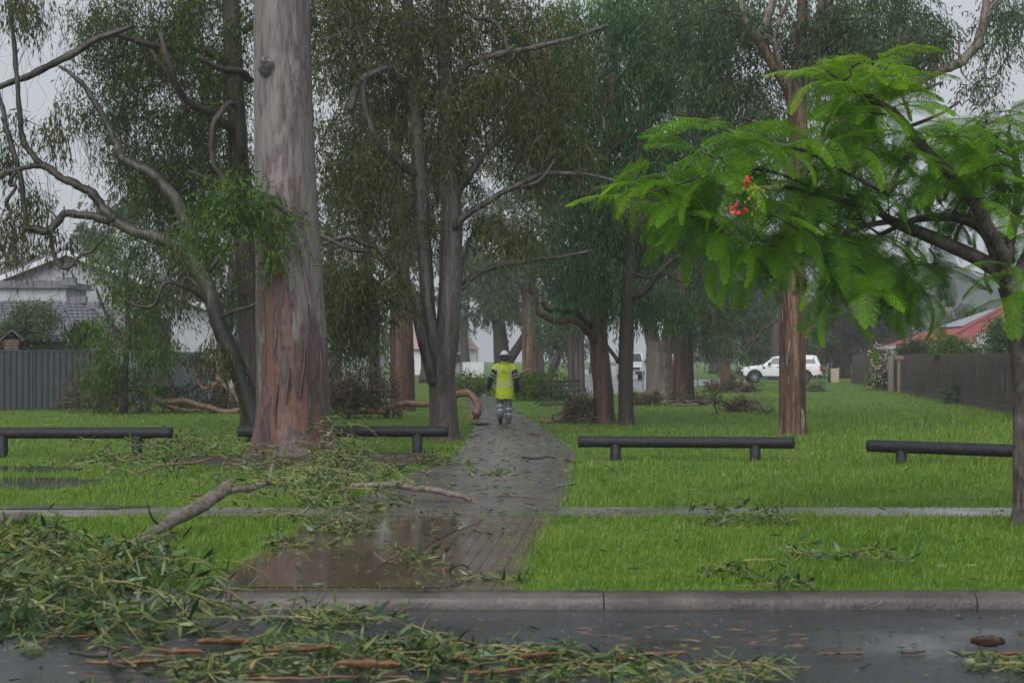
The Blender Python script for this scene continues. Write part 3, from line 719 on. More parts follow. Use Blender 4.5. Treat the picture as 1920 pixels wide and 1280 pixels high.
fartree('olive misty tree left of the red tiled house', 1655, 706, 150, [(1660,590,60,55,34), (1640,510,50,40,16), (1690,600,40,40,16)], 'lf_olive')
fartree('low misty tree above the red tiled roof', 1800, 700, 190, [(1800,600,50,25,18), (1830,590,40,20,10)], 'lf_olive')
fartree('dark misty tree filling the gap under the poinciana canopy', 1510, 706, 150, [(1540,420,80,70,24), (1520,540,40,60,16), (1500,640,40,40,12)], 'lf_grey')
fartree('misty round tree behind the grey gabled house', 60, 700, 120, [(60,500,40,30,14), (90,520,40,20,8)], 'lf_olive')
fartree('feathery misty tree between the gable and the leaning gum', 185, 700, 110, [(185,450,35,45,8), (210,420,50,60,10)], 'lf_grey')
fartree('tall misty tree filling the canopy gap left of the huge gum', 350, 700, 85, [(340,330,80,120,22), (300,180,90,90,14), (370,520,60,90,14), (410,200,60,120,14)], 'lf_grey', 12, .3)
fartree('tall misty tree behind the crowns left of the path', 800, 712, 112, [(800,480,70,80,24), (720,300,90,130,30), (860,350,80,120,30), (660,560,50,60,14), (850,160,120,120,24)], 'lf_grey', 12, .34)
fartree('tall misty tree rising behind the red stringybark', 1080, 716, 118, [(1070,380,90,110,40), (1000,280,90,120,34), (1150,200,110,130,40), (1180,440,80,80,26), (1060,90,130,90,30)], 'lf_grey', 12, .34)
fartree('tall misty tree rising behind the tan barked trunk', 1456, 712, 128, [(1400,330,90,90,36), (1330,200,90,110,34), (1480,380,60,80,16), (1600,130,90,90,30), (1520,200,100,110,26), (1650,300,70,60,12), (1290,430,60,60,16)], 'lf_grey', 12, .34)

# ------------------------------------------------------------------ poinciana on the right, every frond its own part
def frond_mesh(Lr, droop, seed):
    r = np.random.default_rng(seed); n = 17
    t = np.linspace(0, 1, 24); a = .25 - droop * t ** 1.2
    dx = np.cos(a) / 23 * Lr; dz = np.sin(a) / 23 * Lr
    x = np.concatenate([[0], np.cumsum(dx[1:])]); z = np.concatenate([[0], np.cumsum(dz[1:])])
    mb = MB(); tube(mb, np.stack([x, x*0, z], 1), np.linspace(.004, .0015, 24), 4, cap=False)
    B, D, S, Ls = [], [], [], []
    for i in range(n):
        f = .12 + .88 * i / (n - 1)
        p = np.array((np.interp(f, t, x), 0, np.interp(f, t, z))); ang = np.interp(f, t, a)
        fw = np.array((math.cos(ang), 0, math.sin(ang)))
        pl = .27 * Lr * math.sin(PI * (.22 + .70 * f)) ** .8 * r.uniform(.9, 1.1)
        for s in (-1, 1):
            d = fw * (.38 + .45 * f) + np.array((0, s, 0)) * .9 + np.array((0, 0, -.16 + r.normal(0, .07)))
            d /= np.linalg.norm(d); sd = np.cross(d, (0, 0, 1.0)); sd /= np.linalg.norm(sd)
            m = 10
            for k in range(m):
                q = p + d * pl * (k + .6) / m + np.array((0, 0, -.10 * pl * ((k / m) ** 2)))
                for e in (-1, 1):
                    lf = (sd * e * .85 + d * .5); lf /= np.linalg.norm(lf)
                    B.append(q); D.append(lf); S.append(d); Ls.append(.0165 * Lr / .45 * (1 - .3 * k / m))
    B, D, S, Ls = np.array(B), np.array(D), np.array(S), np.array(Ls)[:, None]
    V = np.stack([B + S*Ls*.1, B + D*Ls*.6 + S*Ls*.36, B + D*Ls, B + D*Ls*.4 - S*Ls*.30], 1)
    mb.add(V, np.arange(4*len(B)).reshape(-1, 4))
    return mb.mesh('frond', False)

def poinciana():
    Y = 16.8
    base = P(1926, 985, Y); base[2] = 0
    t = thing('poinciana_tree', 'poinciana with bright feathery green fronds and red flowers at the right edge', 'tree', base)
    skel = []
    p, r = stem_pts([(1930,1004,50),(1926,985,36),(1922,950,24),(1920,880,21),(1918,760,20),(1912,650,21),(1904,580,22),(1892,535,22)], Y, 8, True)
    ob('trunk', tube(MB(), p, r, 20, .04, seed=3, flute=.4), M['pois'], t, smooth=True)
    lim = [[(1896,540,17),(1872,510,15),(1832,484,14),(1785,462,13),(1740,442,12.5),(1700,426,11,-.1),(1672,414,9,-.2),(1640,395,6,-.4),(1560,370,5,-.8),(1470,350,4,-1)],
           [(1890,530,15),(1872,490,14),(1855,445,13,.1),(1830,420,11,.2),(1790,408,9,.2),(1745,408,8,.2),(1705,415,6,.2),(1650,440,4,.3)],
           [(1888,530,14),(1880,480,13,-.2),(1860,440,12,-.3),(1832,390,12,-.4),(1795,338,11,-.5),(1755,302,10,-.6),(1718,262,9,-.7),(1690,225,8,-.8),(1660,200,7,-.8),(1610,175,5,-.9),(1560,140,3.5,-1),(1535,110,3,-1)],
           [(1900,545,12),(1925,480,11,.3),(1960,420,9,.5),(2010,330,7,.8)], [(1885,500,10,.2),(1900,420,9,.5),(1910,330,7,.8),(1890,250,5,1)],
           [(1720,265,6,-.7),(1680,330,5,-.9),(1660,360,4,-1),(1600,330,3.5,-1.2),(1500,280,3,-1.3),(1380,260,2.5,-1.4)],
           [(1672,414,6,-.2),(1600,430,4,-.5),(1540,470,3,-.7)], [(1560,370,4,-.8),(1440,320,3,-1.1),(1330,330,2.5,-1.2),(1220,360,2,-1.2)],
           [(1690,165,3.5,-.7),(1720,170,3,-.7),(1765,155,2.5,-.6)], [(1700,240,4,-.8),(1760,215,3,-.6),(1800,190,2.5,-.6)]]
    for i, s in enumerate(lim):
        q, rr = stem_pts(s, Y, 5)
        ob('limb', tube(MB(), q, rr, 10, .06, seed=20 + i), M['pois'], t, smooth=True)
        skel += [v for v in q]
    ros = []   # (px, py, dY, fronds, shade)
    R_ = np.random.default_rng(5)
    hand = [(1545,140,-1,6,'y'),(1600,125,-1,6,'y'),(1640,120,-.9,6,'y'),(1685,150,-.8,6,'y'),(1640,175,-1,7,'y'),(1700,190,-.7,6,'y'),(1590,175,-1.1,5,'y'),(1660,215,-1,6,'g'),(1610,215,-1,4,'g'),
            (1335,235,-1.3,6,'g'),(1310,290,-1.3,5,'g'),(1390,265,-1.4,6,'g'),(1445,275,-1.3,6,'g'),(1215,345,-1.2,6,'y'),(1165,372,-1.2,4,'y'),(1260,350,-1.3,6,'g'),(1300,345,-1.2,5,'g'),(1345,330,-1.4,6,'g'),
            (1500,265,-1.2,6,'g'),(1550,270,-1,6,'g'),(1600,290,-1,6,'g'),(1440,320,-1.3,5,'g'),(1290,410,-1.1,5,'g'),(1330,420,-1,5,'g'),(1370,440,-1.2,5,'g'),(1440,400,-1.3,6,'g'),(1490,350,-1.2,6,'d'),(1550,350,-.9,6,'d'),(1610,370,-.8,6,'d'),
            (1500,430,-1,6,'d'),(1560,440,-.9,6,'d'),(1620,440,-.6,6,'d'),(1450,460,-.8,4,'g'),(1400,470,-.8,4,'g'),(1590,500,-.9,6,'g'),(1640,490,-.6,5,'d'),(1680,470,-.3,5,'d'),(1720,490,-.2,5,'d'),(1755,500,0,4,'d'),
            (1660,280,-.8,6,'g'),(1700,300,-.7,5,'g'),(1740,250,-.6,6,'g'),(1760,350,-.6,5,'g'),(1790,255,-.4,6,'g'),(1820,330,-.5,6,'g'),(1850,230,.4,6,'d'),(1890,210,.6,5,'d'),(1900,270,.4,6,'d'),(1860,300,.2,6,'d'),
            (1910,340,.2,5,'d'),(1880,380,.3,5,'d'),(1690,370,-.4,5,'d'),(1740,400,.3,5,'d'),(1895,500,-.5,4,'g'),(1905,545,-.6,4,'g'),(1800,420,.4,3,'d'),(1560,560,-.8,3,'g'),(1700,530,-.3,3,'d'),(1840,255,-.6,4,'g'),(1900,225,-.4,4,'g'),(1880,300,-.7,4,'g'),(1850,370,-.7,3,'g')]
    meshes = {}
    for sh in 'ygd':
        for k in range(4):
            me = frond_mesh(.52, (.6, .9, 1.2, 1.6)[k], 40 + k); me.materials.append(M['frond_' + sh]); meshes[sh, k] = me
    tw = MB(); C = []
    for (px, py, dy, nf, sh) in hand:
        c = P(px, py, Y + dy); C.append(c)
        a0 = R_.uniform(0, 2*PI)
        for k in range(nf):
            a = a0 + 2*PI*k/nf + R_.normal(0, .25)
            o = bpy.data.objects.new('frond', meshes[sh, int(R_.integers(4))])
            col.objects.link(o); o.parent = t; o.matrix_parent_inverse = Matrix.Translation(-Vector(base))
            o.location = c + R_.normal(0, .03, 3)
            o.rotation_euler = (R_.normal(0, .25), R_.uniform(-.3, .4) + (.35 if py > 400 else 0), a)
            s = R_.uniform(.95, 1.4); o.scale = (s, s, s)
    # the remaining, smaller-showing fronds further back in the crown, joined
    far = MB(); src = [frond_mesh(.52, d, 60 + i) for i, d in enumerate((1.0, 1.5))]; arr = []
    for me in src:
        v = np.zeros(len(me.vertices)*3); me.vertices.foreach_get('co', v); v = v.reshape(-1, 3)
        ix = np.zeros(len(me.loops), np.int32); me.loops.foreach_get('vertex_index', ix); arr.append((v, ix.reshape(-1, 4)))
    dens = [(1600,165,95,60,16,-.6,.3), (1330,310,110,70,16,-1.1,-.3), (1480,320,110,60,24,-.9,.2), (1450,420,120,55,26,-.9,.2), (1600,400,110,80,34,-.4,.8), (1640,490,110,60,24,-.2,.8), (1760,290,100,70,26,0,1.2), (1850,260,80,60,24,.6,1.6), (1880,370,60,80,22,.5,1.5), (1780,380,60,40,8,.4,1.2), (1240,390,70,30,8,-1.1,-.6), (1560,560,30,30,4,-.8,-.3), (1720,540,50,25,6,-.2,.5), (1860,290,70,80,22,.2,1.2), (1910,400,40,70,10,.2,1.0), (1800,290,60,60,10,-.2,.6)]
    for (cx, cy_, rx, ry, n_, d0, d1) in dens:
        for _ in range(n_):
            a = R_.uniform(0, 2*PI); q_ = math.sqrt(R_.random()); c = P(cx + rx*q_*math.cos(a), cy_ + ry*q_*math.sin(a), Y + R_.uniform(d0, d1))
            v, ix = arr[int(R_.integers(2))]; s_ = R_.uniform(.9, 1.35)
            Mx = Matrix.Rotation(R_.uniform(0, 2*PI), 3, 'Z') @ Matrix.Rotation(R_.uniform(-.1, .8), 3, 'Y') @ Matrix.Rotation(R_.normal(0, .3), 3, 'X')
            far.add((v*s_) @ np.array(Mx).T + c, ix)
            if R_.random() < .25: C.append(c)
    ob('inner_fronds', far, M['frond_g'], t, kind='stuff')
    C = np.array(C); grow_branches(tw, skel, C, .014)
    ob('twigs', tw, M['twig'], t, kind='stuff')
    # flower and bud clusters hanging in front
    for (px, py) in ((1404,340),(1379,392),(1392,398)):
        c = P(px, py, Y - 1.75); mb = MB()
        for k in range(9):
            d = unit(R_.normal(size=3)); s = unit(np.cross(d, R_.normal(size=3)))
            b = c + d*.008; L = .045
            mb.add([b, b + d*L*.5 + s*.015, b + d*L + s*.012, b + d*L - s*.012, b + d*L*.5 - s*.015], [(0,1,2,3)], [(0,3,4)])
        ob('flower', mb, M['petal'], t)
    mb = MB()
    for k in range(34):
        c = P(1415 + R_.normal(0, 16), 368 + R_.normal(0, 14), Y - 1.72 + R_.normal(0, .05))
        th = np.linspace(-1, 1, 5); loft(mb, [(c[0], c[1], c[2] + .014*u, .009*math.sqrt(max(1-u*u, .02)), .009*math.sqrt(max(1-u*u, .02))) for u in th], 6)
        tube(mb, np.array([c, P(1420, 350, Y - 1.7)]), [.0015, .0015], 3, cap=False)
    ob('bud_cluster', mb, M['bud'], t, kind='stuff')
poinciana()

# ------------------------------------------------------------------ log rails
def log_rail(label, a, b, r, posts, zc):
    """a, b: ground xy of the rail ends; posts: fractions along it"""
    a, b = np.array(a), np.array(b)
    t = thing('log_rail', label, 'rail', (*((a + b) / 2), 0), 'black log rails along the park edge')
    A, B = np.array((*a, zc)), np.array((*b, zc))
    d = unit(B - A); s = np.linspace(0, 1, 40)[:, None]
    pts = A*(1-s) + B*s; rad = np.full(40, r) + rng.normal(0, .0012, 40)
    pts = np.vstack([A, A + d*.004, pts[1:-1], B - d*.004, B]); rad = np.concatenate([[r*.9], [r*.985], rad[1:-1], [r*.985], [r*.9]])
    ob('rail_log', tube(MB(), pts, rad, 20, .008), M['log'], t, smooth=True)
    for f in posts:
        c = A*(1-f) + B*f
        mb = MB(); loft(mb, [(c[0], c[1], z, q, q) for z, q in ((-.15, .088), (0, .09), (zc - r*.3, .088))], 18)
        ob('post', mb, M['log'], t, smooth=True)
def xy(px, Y): return ((px - 960) / F * Y, Y)
log_rail('black log rail nearest the dark grey fence at the left edge', xy(-70, 28.4), xy(323, 28.4), .094, (.19, .832), .405)
log_rail('black log rail passing behind the huge gum trunk', xy(446, 29.5), xy(841, 29.5), .094, (.17, .852), .38)
log_rail('black log rail just right of the path', xy(1084, 27.6), xy(1490, 27.2), .092, (.175, .82), .30)
log_rail('black log rail nearest the poinciana trunk', xy(1628, 27.2), xy(1990, 25.2), .098, (.185, .9), .255)

# ------------------------------------------------------------------ fences
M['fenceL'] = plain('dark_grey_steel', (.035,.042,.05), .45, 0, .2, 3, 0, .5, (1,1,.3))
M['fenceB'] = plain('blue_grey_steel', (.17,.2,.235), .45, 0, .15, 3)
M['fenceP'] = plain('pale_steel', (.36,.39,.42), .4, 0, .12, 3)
M['paling'] = barkmat('dark_timber_paling', [(.3, (.03,.023,.021)), (.5, (.075,.056,.05)), (.7, (.12,.092,.08))], 9, .8, .6, .5, 40)
M['rail'] = plain('timber_rail', (.06,.05,.045), .6)

def steel_fence(label, A, B, mat, h=1.88, w=2.38):
    A, B = np.array(A), np.array(B); L = np.linalg.norm(B - A); n = max(1, int(round(L / w))); d = (B - A) / L; nrm = np.array((d[1], -d[0]))
    if nrm[1] > 0: nrm = -nrm
    t = thing('steel_fence', label, 'fence', (*A, 0))
    for i in range(n):
        p, q = A + d*L*i/n, A + d*L*(i+1)/n
        mb = MB(); m = 24; V = []
        for k in range(m*2 + 1):
            f = (k/(m*2)) * .985 + .0075; c = p*(1-f) + q*f
            off = .016 if (k % 4) in (1, 2) else -.016
            V += [(*(c + nrm*off), .03), (*(c + nrm*off), h - .02 )]
        mb.add(V, [(2*k, 2*k+2, 2*k+3, 2*k+1) for k in range(m*2)])
        ob('panel', mb, mat, t)
        mb = MB().box((*p, h/2), (.06, .07, h), math.atan2(d[1], d[0])); ob('post', mb, mat, t)
        mid = (p + q)/2; mb = MB().box((*mid, h), (L/n - .062, .05, .05), math.atan2(d[1], d[0])); ob('top_rail', mb, mat, t)
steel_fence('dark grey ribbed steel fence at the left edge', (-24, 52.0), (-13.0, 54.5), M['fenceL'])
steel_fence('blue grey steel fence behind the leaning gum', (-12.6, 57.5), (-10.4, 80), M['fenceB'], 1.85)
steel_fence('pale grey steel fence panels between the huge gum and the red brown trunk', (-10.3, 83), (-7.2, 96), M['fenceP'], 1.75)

def paling_fence(label, A, B, pitch, h=1.84):
    A, B = np.array(A), np.array(B); L = np.linalg.norm(B - A); n = int(L / pitch); d = (B - A)/L; nrm = np.array((-d[1], d[0])); 
    if nrm[0] > 0: nrm = -nrm
    t = thing('paling_fence', label, 'fence', (*A, 0)); rz = math.atan2(d[1], d[0])
    ms = []
    for k in range(4):
        mb = MB().box((0, 0, h/2), (pitch*.62, .022, h - .04*k)); ms.append(mb.mesh('paling')); ms[-1].materials.append(M['paling'])
    for i in range(n):
        for lay in (0, 1):
            c = A + d*pitch*(i + .5*lay) + nrm*(.03 if lay == 0 else -.016)
            o = bpy.data.objects.new('paling', ms[int(rng.integers(4))]); col.objects.link(o); o.parent = t
            o.location = (c[0] - A[0], c[1] - A[1], rng.uniform(-.03, .01)); o.rotation_euler = (0, rng.normal(0, .006), rz + rng.normal(0, .02))
    for z in (.35, 1.45):
        m = (A + B)/2 - nrm*.06
        ob('rail', MB().box((m[0], m[1], z), (L, .05, .09), rz), M['rail'], t)
    m = (A + B)/2 + nrm*.05
    ob('plinth', MB().box((m[0], m[1], .05), (L, .06, .22), rz), M['rail'], t)
paling_fence('dark timber paling fence running back along the right of the lawn', (14.0, 44), (22.7, 114), .50)
paling_fence('short return of dark palings facing the lawn beyond the pickup', (23.0, 114.6), (29, 114.6), .5)

# low wire edging in front of the near palings
wt = thing('wire_edging', 'low green wire edging fence at the foot of the dark palings', 'fence', (15.0, 47, 0))
M['wire'] = plain('green_wire', (.05,.09,.06), .5)
for i in range(9):
    f = i / 8; c = np.array((14.15, 46.5))*(1-f) + np.array((16.9, 68.5))*f
    ob('wire_post', MB().box((c[0]-.25, c[1], .24), (.025,.025,.48)), M['wire'], wt)
for z in (.1, .28, .45):
    mb = MB(); tube(mb, np.array([(13.9,46.5,z),(16.65,68.5,z)]), [.006,.006], 4); ob('wire', mb, M['wire'], wt)

# pier, post, shrubs along the right fence
M['brick'] = (lambda k: (k.set(k.ramp(k.n('ShaderNodeTexBrick').outputs['Fac'], [(0, (.16,.07,.045)), (1, (.2,.18,.16))]), .8), k.m)[-1])(NT('brick_pier'))
M['tan'] = plain('tan_timber', (.2,.14,.09), .7)
def fenceX(Y): return 14.0 + (Y - 44) / 70 * 8.7
pr = thing('brick_pier', 'narrow brown brick pier standing in the paling fence', 'pier', (fenceX(84)-.35, 84, 0))
for k in range(20):
    ob('brick', MB().box((fenceX(84)-.35 + .01*(k%2), 84, .045 + .088*k), (.24, .24, .076)), M['brick'], pr)
pt = thing('timber_post', 'pale timber post with a cap beside the brick pier', 'post', (fenceX(80)-.35, 80, 0))
ob('shaft', MB().box((fenceX(80)-.35, 80, .8), (.12,.12,1.6)), M['tan'], pt); ob('cap', MB().box((fenceX(80)-.35, 80, 1.68), (.4,.3,.14)), M['tan'], pt)

def shrub(label, Y, cl, leaf, L=.16, cr=.4, per=90, down=.2, px=None, name='shrub', cat='shrub', bloom=None, w=.2):
    px = px or cl[0][0]
    b = P(px, 700, Y); b[2] = 0
    t = thing(name, label, cat, b)
    C = []
    for (cx, cy, rx, ry, n) in cl:
        for _ in range(n):
            a = rng.uniform(0, 2*PI); q = math.sqrt(rng.random()); c = P(cx + rx*q*math.cos(a), cy + ry*q*math.sin(a), Y + rng.uniform(-.7, .7)); c[2] = max(c[2], .15); C.append(c)
    C = np.array(C)
    sk = spline(np.array([b, b + (C.mean(0) - b)*.6, C.mean(0)]), 5); mb = MB(); tube(mb, sk, np.linspace(.035, .015, len(sk)), 6, cap=False); grow_branches(mb, sk, C, .02)
    ob('stems', mb, M['twig'], t, kind='stuff')
    mb = MB(); clump_leaves(mb, C, np.full(len(C), cr)*rng.uniform(.6, 1.2, len(C)), per, L, L*w, down, .3); ob('foliage', mb, M[leaf], t, kind='stuff')
    if bloom:
        mb = MB(); k = rng.integers(len(C), size=bloom[1]); B = C[k] + unit(rng.normal(size=(bloom[1], 3)))*cr*1.05
        leaves(mb, B, rng.normal(size=(bloom[1], 3)), bloom[2], bloom[2]*.8); ob('blossom', mb, bloom[0], t, kind='stuff')
M['blush'] = plain('pale_pink_blossom', (.5,.4,.38), .6, 0, .2)
M['bougain'] = plain('dull_red_blossom', (.3,.05,.06), .6)
shrub('flowering shrub with pale pink blossom spilling over the paling fence', 88, [(1645,690,13,32,24)], 'lf_green', .16, .4, 90, .3, bloom=(M['blush'], 900, .1))
shrub('olive bushy shrub above the fence in front of the red tiled roof', 90, [(1730,652,45,10,30)], 'lf_olive', .18, .45)
shrub('bright green climber hanging over the palings', 68, [(1790,655,32,20,30),(1780,690,16,20,8)], 'lf_green', .15, .33)
shrub('dark leafy shrub against the grey awning behind the palings', 72, [(1880,625,26,32,34)], 'lf_blue', .2, .4)
shrub('pale leafed weed growing against the foot of the palings', 62, [(1788,735,14,22,14)], 'lf_grey', .13, .25)
shrub('wispy weed climbing the middle of the paling fence', 72, [(1722,715,7,24,7)], 'lf_grey', .1, .2, 40)
shrub('bougainvillea with scattered red flowers above the dark grey fence', 56, [(50,610,55,38,44),(15,640,30,20,10)], 'lf_grey', .13, .42, 90, bloom=(M['bougain'], 150, .06))
shrub('spiky dark shrub at the right end of the grey tiled roof', 57, [(160,640,22,28,12)], 'lf_green', .25, .35, 60, -.6)

# cordyline with dead skirt beside the pickup
cy = thing('cordyline', 'spiky cordyline with a tan skirt of dead leaves right of the pickup', 'palm', (*xy(1556, 116), 0))
b = P(1556, 700, 116); b[2] = 0
ob('trunk', tube(MB(), np.array([b, b + (0,0,1.2), b + (.03,0,2.5)]), [.12,.1,.09], 8), M['dark'], cy, smooth=True)
for nm, mt, lo, hi_, L in (('leaf_head', 'lf_grey', -.2, .95, .95), ('dead_skirt', 'lf_brown', -1.0, -.45, 1.1)):
    n = 110; a = rng.uniform(0, 2*PI, n); e = rng.uniform(lo, hi_, n)
    d = np.stack([np.cos(a)*np.sqrt(1-e*e), np.sin(a)*np.sqrt(1-e*e), e], 1); mb = MB(); leaves(mb, np.tile(b + (0.03,0,2.45), (n,1)), d, L, .07, .3); ob(nm, mb, M[mt], cy, kind='stuff')

# ------------------------------------------------------------------ houses
M['wallgrey'] = plain('pale_grey_render', (.40,.42,.46), .7, 0, .06, 2)
M['wallwhite'] = plain('white_render', (.6,.62,.64), .7, 0, .06, 2)
M['cream'] = plain('cream_brick', (.42,.36,.28), .8, 0, .12, 8)
M['tilegrey'] = plain('grey_roof_tile', (.13,.135,.155), .4, 0, .25, 9, .2)
M['tilered'] = plain('red_roof_tile', (.27,.06,.055), .42, 0, .25, 9, .2)
M['tilepink'] = plain('faded_pink_tile', (.4,.27,.25), .5, 0, .2, 9)
M['trimgrey'] = plain('grey_trim', (.12,.13,.15), .4)
M['glass'] = plain('dark_glass', (.03,.035,.045), .08, 0, .1, 1, 0, .8)
M['solar'] = plain('solar_glass', (.035,.045,.07), .1, 0, .1, 1, 0, .8)
M['solarrim'] = plain('solar_rim', (.012,.012,.014), .4)
M['awning'] = plain('grey_awning_sheet', (.26,.28,.3), .4, 0, .12, 3)

def courses(parent, e0, e1, r1, r0, n, mat, wave=.3, name='tile_course', lift=.03):
    """tile courses from eave e0-e1 up to ridge r0-r1 (quad), each overlapping the one below"""
    e0, e1, r0, r1 = map(np.array, (e0, e1, r0, r1))
    nn = unit(np.cross(e1 - e0, r0 - e0 + (r1 - e1)*1e-3)); nn = nn if nn[2] > 0 else -nn
    for k in range(n):
        f0, f1 = k/n, min((k + 1.12)/n, 1)
        a0, a1 = e0 + (r0-e0)*f0, e1 + (r1-e1)*f0; b0, b1 = e0 + (r0-e0)*f1, e1 + (r1-e1)*f1
        L = np.linalg.norm(a1 - a0); m = max(2, int(L / (wave/4)))
        s = np.linspace(0, 1, m + 1)[:, None]
        w = (np.abs(np.sin(np.linspace(0, L/wave*PI, m + 1)))*.025)[:, None]
        A = a0*(1-s) + a1*s + nn*(lift + w); B = b0*(1-s) + b1*s + nn*(.004 + w); Cc = a0*(1-s) + a1*s
        mb = MB().add(np.vstack([A, B, Cc]), [q for i in range(m) for q in ((i, i+1, m+1+i+1, m+1+i), (2*m+2+i, 2*m+3+i, i+1, i))])
        ob(name, mb, mat, parent)

# grey gabled house, left
h = thing('house', 'pale grey gabled house with grey tiled lean-to roof behind the left fence', 'house', (-17.1, 66, 0))
ax, az, ez, wx = -17.1, 5.75, 3.0, 7.0
mb = MB(); v = [(ax-wx, 66, 0), (ax+wx, 66, 0), (ax+wx, 66, ez), (ax, 66, az), (ax-wx, 66, ez)]
v2 = [(x, 76, z) for x, y, z in v]
mb.poly(v + v2, [(0,1,2,3,4), (9,8,7,6,5), (0,5,6,1), (1,6,7,2), (4,9,5,0)])
ob('wall', mb, M['wallgrey'], h)
for s in (-1, 1):
    ex = ax + s*(wx + .5); ezz = ez - .5*(az-ez)/wx
    mb = MB(); q = [(ax, 65.5, az+.02), (ex, 65.5, ezz+.02), (ex, 76.4, ezz+.02), (ax, 76.4, az+.02)]
    mb.poly(q + [(x, y, z+.16) for x, y, z in q], [(0,1,2,3), (7,6,5,4), (0,4,5,1), (1,5,6,2), (2,6,7,3)]); ob('roof', mb, M['tilegrey'], h)
    mb = MB(); L = math.hypot(wx+.5, az-ezz); mb.box((ax + s*(wx+.5)/2, 65.46, (az+ezz)/2 - .05), (L, .05, .18), 0, 0, s*math.atan2(az-ezz, wx+.5)); ob('barge_board', mb, M['wallwhite'], h)
ob('parapet', MB().box((-18.8, 63.5, 2.2), (5.2, 3.0, 4.0)), M['wallgrey'], h)
ob('parapet_coping', MB().box((-18.75, 63.4, 4.3), (5.5, 3.2, .22)), M['tilegrey'], h)
for k in range(26): ob('coping_tile', MB().box((-21.4 + k*.21, 61.82, 4.32), (.19, .06, .27)), M['tilegrey'], h)
ob('coping_end', MB().box((-16.05, 61.9, 4.42), (.5, .3, .3)), M['tilegrey'], h)
courses(h, (-26, 57.2, 2.15), (-14.6, 57.2, 2.15), (-16.3, 61.8, 3.7), (-26, 61.8, 3.7), 14, M['tilegrey'])
courses(h, (-14.55, 57.25, 2.15), (-13.6, 61.8, 2.3), (-15.6, 61.9, 3.68), (-16.25, 61.8, 3.7), 12, M['tilegrey'])
ob('lean_to_wall', MB().box((-20.6, 59.8, 1.05), (11, 4.2, 2.1)), M['wallwhite'], h)
for dx, dz in ((-15.7, 3.75), (-15.1, 3.55), (-14.5, 3.3)): ob('ridge_cap', MB().box((dx, 61.9, dz), (.55, .3, .24)), M['tilegrey'], h)
ob('window', MB().box((-14.0, 65.97, 2.6), (1.6, .06, 1.2)), M['glass'], h)

h = thing('house', 'white house with grey roof glimpsed between the leaning gum and huge gum', 'house', (-15.5, 99, 0))
ob('wall', MB().box((-16, 101, 1.25), (9, 6, 2.5)), M['wallwhite'], h)
courses(h, (-21, 97.6, 2.45), (-11, 97.6, 2.45), (-13, 101, 3.9), (-19, 101, 3.9), 9, M['tilegrey'])
ob('fascia', MB().box((-16, 97.62, 2.36), (10, .05, .18)), M['wallwhite'], h)
for x in (-14.4, -13.2): ob('window', MB().box((x, 97.97, 1.7), (.9, .06, .7)), M['glass'], h)

# red tiled house, right
h = thing('house', 'house with red tiled hip roof and solar panels behind the paling fence', 'house', (30, 103, 0))
ob('wall', MB().box((33, 103, 1.2), (16.6, 12.6, 2.4)), M['cream'], h)
FL, BL, FR, RL, RR = (24, 96, 2.42), (24, 110, 2.42), (42, 96, 2.42), (29.8, 103, 4.75), (42, 103, 4.75)
courses(h, FL, FR, RR, RL, 20, M['tilered'])
courses(h, BL, FL, (29.7, 102.9, 4.75), (29.8, 103.1, 4.75), 20, M['tilered'])
ob('fascia', MB().box((33, 95.97, 2.33), (18, .06, .2)), M['wallwhite'], h); ob('fascia', MB().box((23.97, 103, 2.33), (.06, 14, .2)), M['wallwhite'], h)
hipm = MB(); tube(hipm, np.array([FL, RL]) + np.array((0,0,.08)), [.11,.11], 8); ob('hip_cap', hipm, M['tilered'], h)
e0, e1, rt = np.array(BL), np.array(FL), np.array(RL)
for k in range(4):
    f0, f1 = .42, .86; c0, c1 = .12 + .2*k, .12 + .2*k + .185
    def pp(f, c): 
        a = e0 + (rt - e0)*f; b_ = e1 + (rt - e1)*f; q = a*(1-c) + b_*c; return q + np.array((-.07, 0, .13))
    q = [pp(f0, c0), pp(f0, c1), pp(f1, c1), pp(f1, c0)]; mb = MB(); mb.poly(np.vstack([q, np.array(q) - (0,0,.07)]), [(0,1,2,3), (0,4,5,1), (1,5,6,2), (2,6,7,3), (3,7,4,0)])
    ob('solar_panel', mb, M['solar'], h)
aw = [(25.2, 92.5, 2.5), (34, 92.5, 2.5), (34, 96.2, 3.05), (26.2, 96.2, 3.05)]
mb = MB(); mb.poly(aw + [(x, y, z-.06) for x, y, z in aw], [(0,1,2,3), (7,6,5,4), (0,4,5,1), (1,5,6,2), (2,6,7,3), (3,7,4,0)]); ob('awning', mb, M['awning'], h)
ob('awning_gutter', MB().box((29.6, 92.45, 2.45), (8.8, .1, .14)), M['wallwhite'], h)
for x in (25.6, 29.5, 33.5): ob('awning_post', MB().box((x, 92.7, 1.2), (.1, .1, 2.4)), M['trimgrey'], h)
q = [(30.2, 98.2, 3.35), (42, 98.2, 3.35), (42, 101.2, 4.35), (32.4, 101.2, 4.35)]
ob('skylight_sheet', MB().poly([(x, y-.15, z+.14) for x, y, z in q], [(0,1,2,3)]), M['awning'], h)
ob('window', MB().box((28, 96.66, 1.5), (1.6, .08, 1.1)), M['glass'], h)

